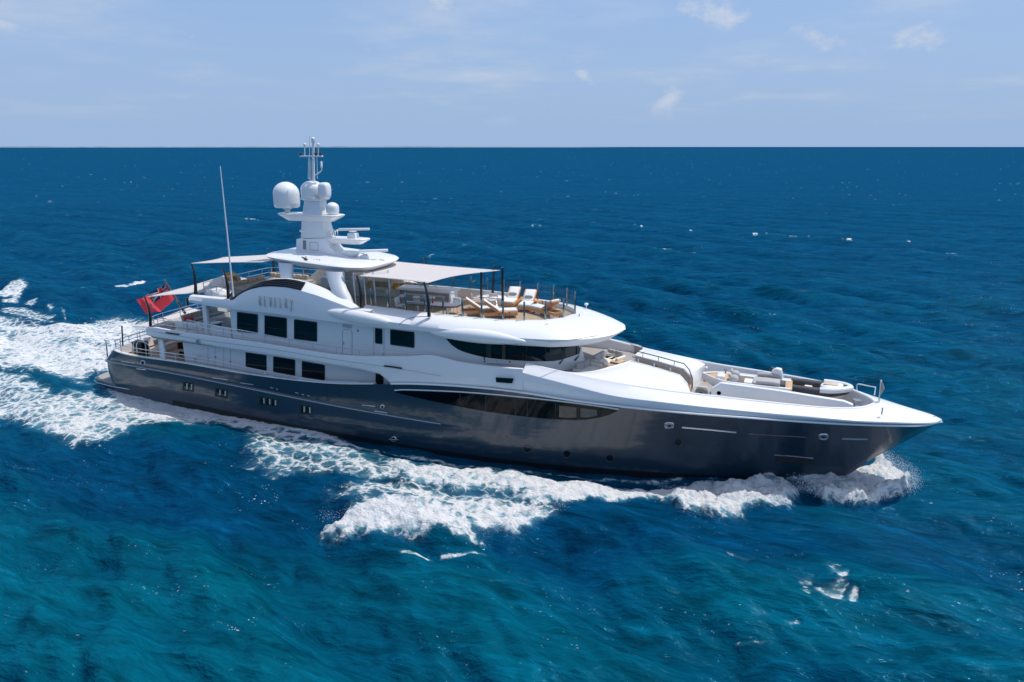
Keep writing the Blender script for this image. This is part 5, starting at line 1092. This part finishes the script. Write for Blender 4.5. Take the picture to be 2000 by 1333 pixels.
def pillow(p, rz, label, m=YELLOW, s=.24):
    o = MB().ell((0,0,0), (.11,s,s), 16, 10, .65).build('throw_pillow', m, None, loc=p); o.rotation_euler = (0,-.35,rz); tag(o, label, 'pillow', 'throw pillows on the top deck'); return o
pillow((22.9,1.75,ZD+.68), R(-90), 'mustard pillow at the forward end of the lounge sofa'); pillow((22.55,1.8,ZD+.68), R(-70), 'cream pillow beside the mustard one on the lounge sofa', CUSHION); pillow((20.9,1.8,ZD+.68), R(-90), 'mustard pillow at the aft end of the lounge sofa', mat('pale_mustard', (.72,.55,.28), .85, var=.1))
sp = empty('sunpad', (13.8,.4,ZD)); tag(sp, 'large beige sunpad at the aft end of the top deck', 'sunpad')
MB().prism([(-1.9,-2.2),(1.9,-2.4),(1.9,2.6),(-1.2,2.6),(-1.9,1.6)], 0, .34).build('base', TAUPE, sp, bevel=.05); MB().prism([(-1.85,-2.1),(1.8,-2.3),(1.8,2.5),(-1.2,2.5),(-1.85,1.5)], .342, .48).build('mattress', GREYVINYL, sp, bevel=.05)
for i in range(6): MB().box((-1.6+i*.55,2.35,.62),(.5,.25,.34),ry=0).build('back_cushion', BEIGE, sp, bevel=.06)
for i in range(4): MB().box((-1.75,-1.6+i*.9,.6),(.25,.8,.3)).build('back_cushion', BEIGE, sp, bevel=.06)
for i, (u, v) in enumerate(((447,541),(458,540),(452,545),(463,544))):
    p = PZ(u, v, ZD+.75); pillow(p, .5*i, ['mustard pillow at the aft side of the sunpad heap','mustard pillow at the far side of the sunpad heap','mustard pillow at the near side of the sunpad heap','mustard pillow at the forward side of the sunpad heap'][i], YELLOW if i != 3 else BEIGE, .30)
# canvas covered bundle on the near aft corner
bn = []
for i in range(15):
    t = i/14; x = -1.0+2.0*t; w = math.sin(math.pi*min(max(t, .03), .97))**.35; rowp = []
    for a in np.linspace(0, 2*math.pi, 25):
        k = 1+.10*math.sin(3*a+5*t)+.06*math.sin(7*a-9*t); rowp.append((x, .55*w*k*math.cos(a), .36+.38*w*k*math.sin(a)))
    bn.append(rowp)
cb = empty('covered_bundle', (12.75,-3.25,7.62)); tag(cb, 'bulky white canvas covered bundle lashed at the aft corner of the top deck', 'covered bundle')
MB().grid(bn).build('cover', COVER, cb, ang=70)
for x in (-.45,.4): MB().tube([(x, .60*math.cos(a), .36+.42*math.sin(a)) for a in np.linspace(0, 2*math.pi, 21)], .012, 5, cap=False).build('lashing', GREYFAB, cb)
o = empty('covered_bundle', (19.4,1.2,8.65)); tag(o, 'small white covered bundle on the cabinet behind the hardtop legs', 'covered bundle')
MB().ell((0,0,.35), (.45,.45,.42), 16, 10, .8).build('cover', COVER, o)
# upper aft deck furniture
ut = []
def rtable(loc, r, label, m=DKWOOD, top=WHITE):
    o = empty('cafe_table', loc); tag(o, label, 'table', 'tables on the aft upper deck'); MB().lathe([(r,.70),(r,.74),(.02,.745)], (0,0,0), 28).build('table_top', top, o); MB().lathe([(.28,0),(.26,.04),(.06,.08),(.06,.70)], (0,0,0), 14).build('pedestal', m, o); return o
rtable((11.9,1.2,4.86), .75, 'round pale table beyond the aft pillar'); rtable((13.0,-1.6,4.86), .7, 'round pale table behind the glass wind screen')
def wchair():
    o = empty('wicker_chair'); MB().box((0,0,.42),(.55,.55,.14)).build('seat', CUSHION, o, bevel=.04)
    MB().grid([[(.30*math.cos(a)*-1, .31*math.sin(a), z) for a in np.linspace(-1.7,1.7,14)] for z in (.05,.45,.85)]).build('backrest', TAUPE, o)
    return o
wc0 = wchair()
WC = [(10.9,.7,.2,'wicker armchair aft of the round pale table'),(12.0,2.3,-1.5,'wicker armchair on the port side of the round table'),(12.1,.1,1.6,'wicker armchair on the near side of the round table'),(12.3,-1.2,.3,'wicker armchair behind the wind screen, aft one'),(13.2,-2.5,1.6,'wicker armchair behind the wind screen, forward one'),(12.9,-.5,-1.5,'wicker armchair inside by the saloon door')]
for i, (x, y, a, lb) in enumerate(WC):
    o = wc0 if i == 0 else copy_tree(wc0); o.location = (x, y, 4.86); o.rotation_euler = (0,0,a); tag(o, lb, 'armchair', 'wicker armchairs on the aft upper deck')
sofa('deck_sofa', 3.2, .9, (9.9,-2.6,4.86), R(90), 'white sofa along the near rail of the aft upper deck', n=4, cm=CUSHION, m=WHITE)
sofa('deck_sofa', 3.4, .9, (7.75,.2,4.86), 0, 'taupe curved sofa at the stern rail of the upper deck', n=4, m=TAUPE, cm=GREYFAB)
rtb = empty('coffee_table', (9.6,-.9,4.86)); tag(rtb, 'dark low square table on the aft upper deck', 'coffee table'); MB().box((0,0,.36),(1.0,1.0,.06)).build('table_top', WHITE, rtb, bevel=.01); MB().box((0,0,.17),(.8,.8,.33)).build('base', DKGREY, rtb)
o = MB().ell((0,0,0), (.35,.3,.09), 16, 8, .8).build('throw_pillow', RED, None, loc=(7.75,-1.2,5.40)); tag(o, 'bright red cushion at the stern end of the taupe sofa', 'cushion')
# main aft deck furniture
mt = empty('dining_table', (7.0,0,2.70)); tag(mt, 'varnished dark table on the shaded main aft deck', 'table'); MB().box((0,0,.74),(2.0,1.6,.06)).build('table_top', DKWOOD, mt, bevel=.02); MB().box((0,0,.36),(.9,.6,.70)).build('base', DKWOOD, mt)
for i, (y, lb) in enumerate(((-1.3,'brown armchair at the near side of the varnished table'), (1.3,'brown armchair at the far side of the varnished table'))):
    o = empty('deck_armchair', (7.1,y,2.70), 0 if i else 0); tag(o, lb, 'armchair', 'brown armchairs on the main aft deck'); MB().box((0,0,.42),(.6,.6,.16)).build('seat', BEIGE, o, bevel=.04); MB().box((-.28,0,.72),(.08,.6,.5)).build('backrest', DKWOOD, o, bevel=.03)
    for x in (-.25,.25): MB().box((x,0,.17),(.06,.5,.34)).build('leg', DKWOOD, o)
dl = empty('stern_locker', PZ(277,697,2.72)); tag(dl, 'black boxy locker inside the steel hoops at the stern', 'locker'); MB().box((0,0,.55),(.9,.6,1.05)).build('body', BLACK, dl, bevel=.04); MB().box((0,-.05,1.1),(.95,.66,.06)).build('lid', DKGREY, dl, bevel=.02)
sofa('stern_sofa', 3.4, .9, (4.6,.4,2.70), 0, 'cream sofa across the stern of the main deck', n=4)
# foredeck lounge
ZF = 4.50
def lsofa(loc, rz, label, w=2.0, d=.95, arm=True):
    o = sofa('foredeck_sofa', w, d, loc, rz, label, n=2, m=GREYVINYL, base=CUSHION)
    if arm:
        for s in (1, -1): MB().box((0, s*(w/2+.10), .42),(d-.05,.2,.45)).build('armrest', CUSHION, o, bevel=.07, seg=3)
    return o
def backsofa(u0, v0, u1, v1, label, side=1, d=.95):
    p, q = PZ(u0, v0, 5.32), PZ(u1, v1, 5.32); dv = q-p; w = dv.length; a = math.atan2(dv.y, dv.x)-math.pi/2*side; c = (p+q)/2+Vector((math.cos(a), math.sin(a), 0))*d*.42
    lsofa((c.x, c.y, 4.5), a, label, max(1.1, w-.3), d)
backsofa(1120,715,1152,701, 'cream sofa under the bridge windows nearer the white coaming'); backsofa(1156,697,1184,682.5, 'cream sofa against the middle of the bridge front'); backsofa(1190,682,1216,688, 'cream sofa with its back to the far side lining')
o = MB().box((0,0,.22),(.75,.75,.44)).build('footstool', CUSHION, None, bevel=.06, loc=(36.15,-2.75,4.5)); tag(o, 'low white footstool just inside the near coaming', 'footstool')
def ctable(loc, rz, label):
    o = empty('coffee_table', loc, rz); tag(o, label, 'coffee table', 'teak coffee tables on the foredeck'); MB().box((0,0,.44),(1.05,.75,.06)).build('table_top', PALETEAK, o, bevel=.01)
    for x in (-.42,.42): MB().box((x,0,.2),(.10,.6,.4)).build('leg', PALETEAK, o, bevel=.01)
    return o
p = PZ(1201,705,ZF+.44); ctable((p.x,p.y,ZF), R(-15), 'pale teak coffee table farther from the camera in the foredeck lounge'); p = PZ(1176,719,ZF+.44); ctable((p.x,p.y,ZF), R(5), 'pale teak coffee table nearer the camera beside the white coaming')
# ---- tender with its bow pointing aft (x runs to its own bow)
def boat_rows(L_, hb, z0, zk, n=22, full=.55):
    rr = []
    for i in range(n+1):
        t = i/n; x = -L_/2+L_*t; w = hb*(1-max(0,(t-full)/(1-full))**2.4) if t > full else hb*(.94+.06*t/full); w = max(w, .012); kz = zk+(z0-zk)*max(0,(t-.7)/.3)**2*.7; sh = z0+.12*max(0,(t-.5)/.5)**2
        rr.append([(x, w*1.02, sh), (x, w*1.04, sh-.08), (x, w*.92, kz+(sh-kz)*.35), (x, w*.55, kz+.08), (x, 0, kz), (x, -w*.55, kz+.08), (x, -w*.92, kz+(sh-kz)*.35), (x, -w*1.04, sh-.08), (x, -w*1.02, sh)])
    return rr
td = empty('tender_boat', (45.35,.42,4.0), R(180)); tag(td, 'open white tender with teak bow and grey sunpad in its foredeck cradle', 'tender')
rr = boat_rows(4.6, .92, .86, .12); MB().grid(rr).build('hull', WHITE, td, ang=45)
gun = [(r[0]) for r in rr]; gun2 = [(r[-1]) for r in rr]
MB().tube(gun+gun2[::-1], .06, 8).build('gunwale', WHITE, td)
MB().grid([[(r[0][0]*.97, r[0][1]*.9, .45) for r in rr[1:18]], [(r[0][0]*.97, -r[0][1]*.9, .45) for r in rr[1:18]]]).build('cockpit_sole', PALETEAK, td)
for s in (1, -1): MB().grid([[(r[0][0], s*(r[0][1]-.02), r[0][2]+.02) for r in rr[:19]], [(r[0][0], s*max(.02, r[0][1]-.26), r[0][2]) for r in rr[:19]], [(r[0][0], s*max(.02, r[0][1]-.28), .45) for r in rr[:19]]]).build('side_deck', WHITE, td, ang=40)
MB().prism([(x, y) for x, y in [(r[0][0], r[0][1]*.86) for r in rr[15:]]]+[(r[0][0], -r[0][1]*.86) for r in rr[15:][::-1]], .84, .905).build('bow_pad', PALETEAK, td, bevel=.02)
for y in (-.42, .42): 
    s_ = MB().ell((.62,y,.92), (.27,.27,.27), 18, 10, .8).build('helm_seat', GREYVINYL, td); MB().box((.8,y,1.06),(.12,.5,.36),ry=.1).build('seat_back', GREYVINYL, s_, bevel=.05)
MB().box((1.3,0,.80),(.45,.9,.5)).build('console', WHITE, td, bevel=.08); MB().tube([(1.12,-.3,1.05),(1.2,-.3,1.25)], .02, 6).lathe([(.14,-.01),(.16,0),(.14,.01)], (1.1,-.3,1.12), 18, 'X').build('steering_wheel', BLACK, td)
MB().box((-.15,.0,.66),(.5,.8,.36)).build('engine_box', CUSHION, td, bevel=.06)
MB().prism([(-1.75,-.75),(-.55,-.75),(-.35,-.5),(-.35,.5),(-.55,.75),(-1.75,.75)], .82, .93).build('sun_pad', GREYVINYL, td, bevel=.05)
for s in (1,-1): MB().tube([(-.55,s*.72,1.02),(-1.2,s*.75,1.05),(-1.75,s*.72,1.02)], .11, 10).build('bolster', GREYVINYL, td)
MB().box((-2.2,0,.80),(.35,1.7,.08)).build('swim_step', PALETEAK, td, bevel=.02)
# ---- rigid inflatable, bow forward
rb = empty('inflatable_boat', (48.6,1.05,4.0), R(-9)); tag(rb, 'white bowed inflatable boat with dark grey tubes and outboard motor', 'inflatable boat')
L2 = 3.7; side_ = [(-1.75,.62,.62),(-.5,.66,.62),(.6,.64,.64),(1.2,.5,.68),(1.6,.26,.74),(1.78,0,.78)]
tb = cr(side_+[(x,-y,z) for x, y, z in reversed(side_[:-1])], 50)
MB().tube(tb, [.13+.10*min(1, i/6, (49-i)/6) for i in range(50)], 14).build('tube', GREYRIB, rb)
MB().grid(boat_rows(3.5, .55, .55, .05)).build('hull', WHITE, rb, ang=45)
MB().ell((1.25,0,.82), (.72,.62,.17), 24, 12, .8).build('bow_cover', COVER, rb)
MB().box((1.05,0,.99),(.7,.5,.04)).build('bow_step', BEIGE, rb, bevel=.015)
MB().tube(cr([(.62,.80,.80),(1.2,.72,.84),(1.75,.4,.90),(2.0,0,.92),(1.75,-.4,.90),(1.2,-.72,.84),(.62,-.80,.80)], 30), .16, 10).build('bow_fender', WHITE, rb)
MB().box((-.1,0,.52),(.4,1.0,.16)).build('thwart', CUSHION, rb, bevel=.04); MB().box((-1.6,0,.55),(.10,1.1,.55)).build('transom', WHITE, rb, bevel=.02); MB().prism([(-1.6,-.5),(.9,-.5),(.9,.5),(-1.6,.5)], .33, .36).build('floor', PALETEAK, rb)
ob = MB().prism_y([(-.28,-.42),(-.36,.12),(-.26,.40),(.0,.46),(.24,.34),(.22,-.05),(.10,-.42)], -.19, .19); ob.v = [(x*math.cos(.35)-z*math.sin(.35)-1.62, y, x*math.sin(.35)+z*math.cos(.35)+1.02) for x, y, z in ob.v]
ob = ob.build('outboard_motor', WHITE, rb, bevel=.05, seg=2, ang=50)
MB().box((-1.52,0,.60),(.14,.12,.9),ry=-.35).build('outboard_leg', DKGREY, ob, bevel=.02); MB().tube([(-1.75,0,1.22),(-1.25,.05,1.46)], .035, 6).build('tiller', BLACK, ob); MB().lathe([(0,0),(.09,0)], (-1.50,-.20,.72), 14, 'Y').build('emblem', DKGREY, ob)
MB().ell((-2.0,.1,1.26),(.16,.10,.14)).build('tiller_cover', BLACK, ob)
# covered craft and reel on the near side deck
cv = empty('covered_watercraft', PZ(1472,771,4.2)-Vector((0,0,.4))); tag(cv, 'mottled grey covered watercraft in the near side deck passage', 'covered craft')
rr = []
for i in range(17):
    t = i/16; x = -.85+1.7*t; h_ = .18+.52*max(0, math.sin(math.pi*min(1, t*.62+.25)))**2*(t**.8)*(1 if t < .86 else 1-(t-.86)*2.5); w = .34*math.sin(math.pi*min(.97, max(.03, t)))**.4
    rr.append([(x, w*math.cos(a)*(1+.08*math.sin(5*a+8*t)), max(0, h_*math.sin(a))) for a in np.linspace(0, math.pi, 15)])
MB().grid(rr).build('cover', CAMO, cv, ang=70); MB().ell((.5,0,.72),(.10,.12,.07)).build('handlebar_bump', DKGREY, cv)
hr = empty('rope_reel', (43.15,-.75,3.80)); tag(hr, 'grey rope reel beside the foot of the foredeck steps', 'reel')
MB().lathe([(.30,-.2),(.34,-.15),(.34,.15),(.30,.2)], (0,0,.42), 22, 'Y').build('drum', CAMO, hr); MB().tube([(-.42,-.3,0),(-.42,-.3,.7),(-.3,-.3,.86),(.3,-.3,.86),(.42,-.3,.7),(.42,-.3,0)], .035, 6).build('frame', WHITE, hr); MB().lathe([(0,0),(.08,0)], (0,-.215,.42), 12, 'Y').build('hub', BLACK, hr)
# ---- spray thrown up round the stem and along the breaking bow wave
def spray():
    mb_v = []; mb_f = []; r2 = np.random.default_rng(3)
    def drop(p, r):
        o = len(mb_v); a = r2.random()*6.28; q = [Vector((math.cos(a),math.sin(a),.1)), Vector((-math.sin(a),math.cos(a),-.2)), Vector((-math.cos(a)*.9,-math.sin(a),.15)), Vector((math.sin(a),-math.cos(a),0)), Vector((.1,0,1.1)), Vector((0,.1,-1))]
        mb_v.extend(p+v*r for v in q); mb_f.extend([(o+i, o+(i+1) % 4, o+4) for i in range(4)]+[(o+(i+1) % 4, o+i, o+5) for i in range(4)])
    def cloud(u, v, su, sv, n, zl, rmax=.05):
        for _ in range(n):
            a = abs(r2.normal(0, 1)); p = PZ(u+r2.normal(0, su), v+abs(r2.normal(0, sv)) if sv > 0 else v, .1); p.z = .05+zl*r2.random()**1.6; drop(p, .012+rmax*r2.random()**3)
    line = cr([PZ(u, v, .7) for u, v in ((1560,940),(1585,949),(1619,961),(1670,964),(1720,960),(1768,948),(1784,934),(1762,912),(1736,898),(1722,890))], 200)
    for i in range(9000):
        p = line[r2.integers(200)]+Vector((r2.normal(0,.20), r2.normal(0,.20), 0)); p.z = .35+.75*r2.random()**1.5; drop(p, .005+.012*r2.random()**3)
    for i in range(1500):                                    # the sheet flung forward of the stem
        k = r2.integers(105, 200); p = line[k]+Vector((r2.normal(.10,.22), r2.normal(0,.22), 0)); p.z = .45+.75*r2.random()**2; drop(p, .004+.010*r2.random()**3)
    l2 = [Vector((*poly_world([(u, v)])[0], 0)) for u, v in ((1560,955),(1530,972),(1470,978),(1455,994),(1400,1000),(1350,990),(1300,975))]
    for i in range(5000):
        p = l2[r2.integers(len(l2))].lerp(l2[r2.integers(len(l2))], r2.random()*.35)+Vector((r2.normal(0,.35), r2.normal(0,.25), 0)); p.z = .25+.55*r2.random()**1.8; drop(p, .004+.010*r2.random()**3)
    l3 = cr([Vector((*poly_world([(u, v)])[0], 0)) for u, v in ((620,1020),(720,1034),(800,1043),(930,1052),(1000,1038),(1080,1015),(1105,995))], 100)
    for i in range(3000):
        p = l3[r2.integers(100)]+Vector((r2.normal(0,.2), r2.normal(.2,.3), 0)); p.z = .2+.4*r2.random()**1.8; drop(p, .004+.010*r2.random()**3)
    mb = MB(); mb.v = [tuple(p) for p in mb_v]; mb.f = mb_f
    o = mb.build('spray', mat('white_spray', (.84,.85,.86), .7, spec=.1), None, weld=False, smooth=False); tag(o, 'white droplets thrown up along the bow wave', None, None, 'stuff')
spray()
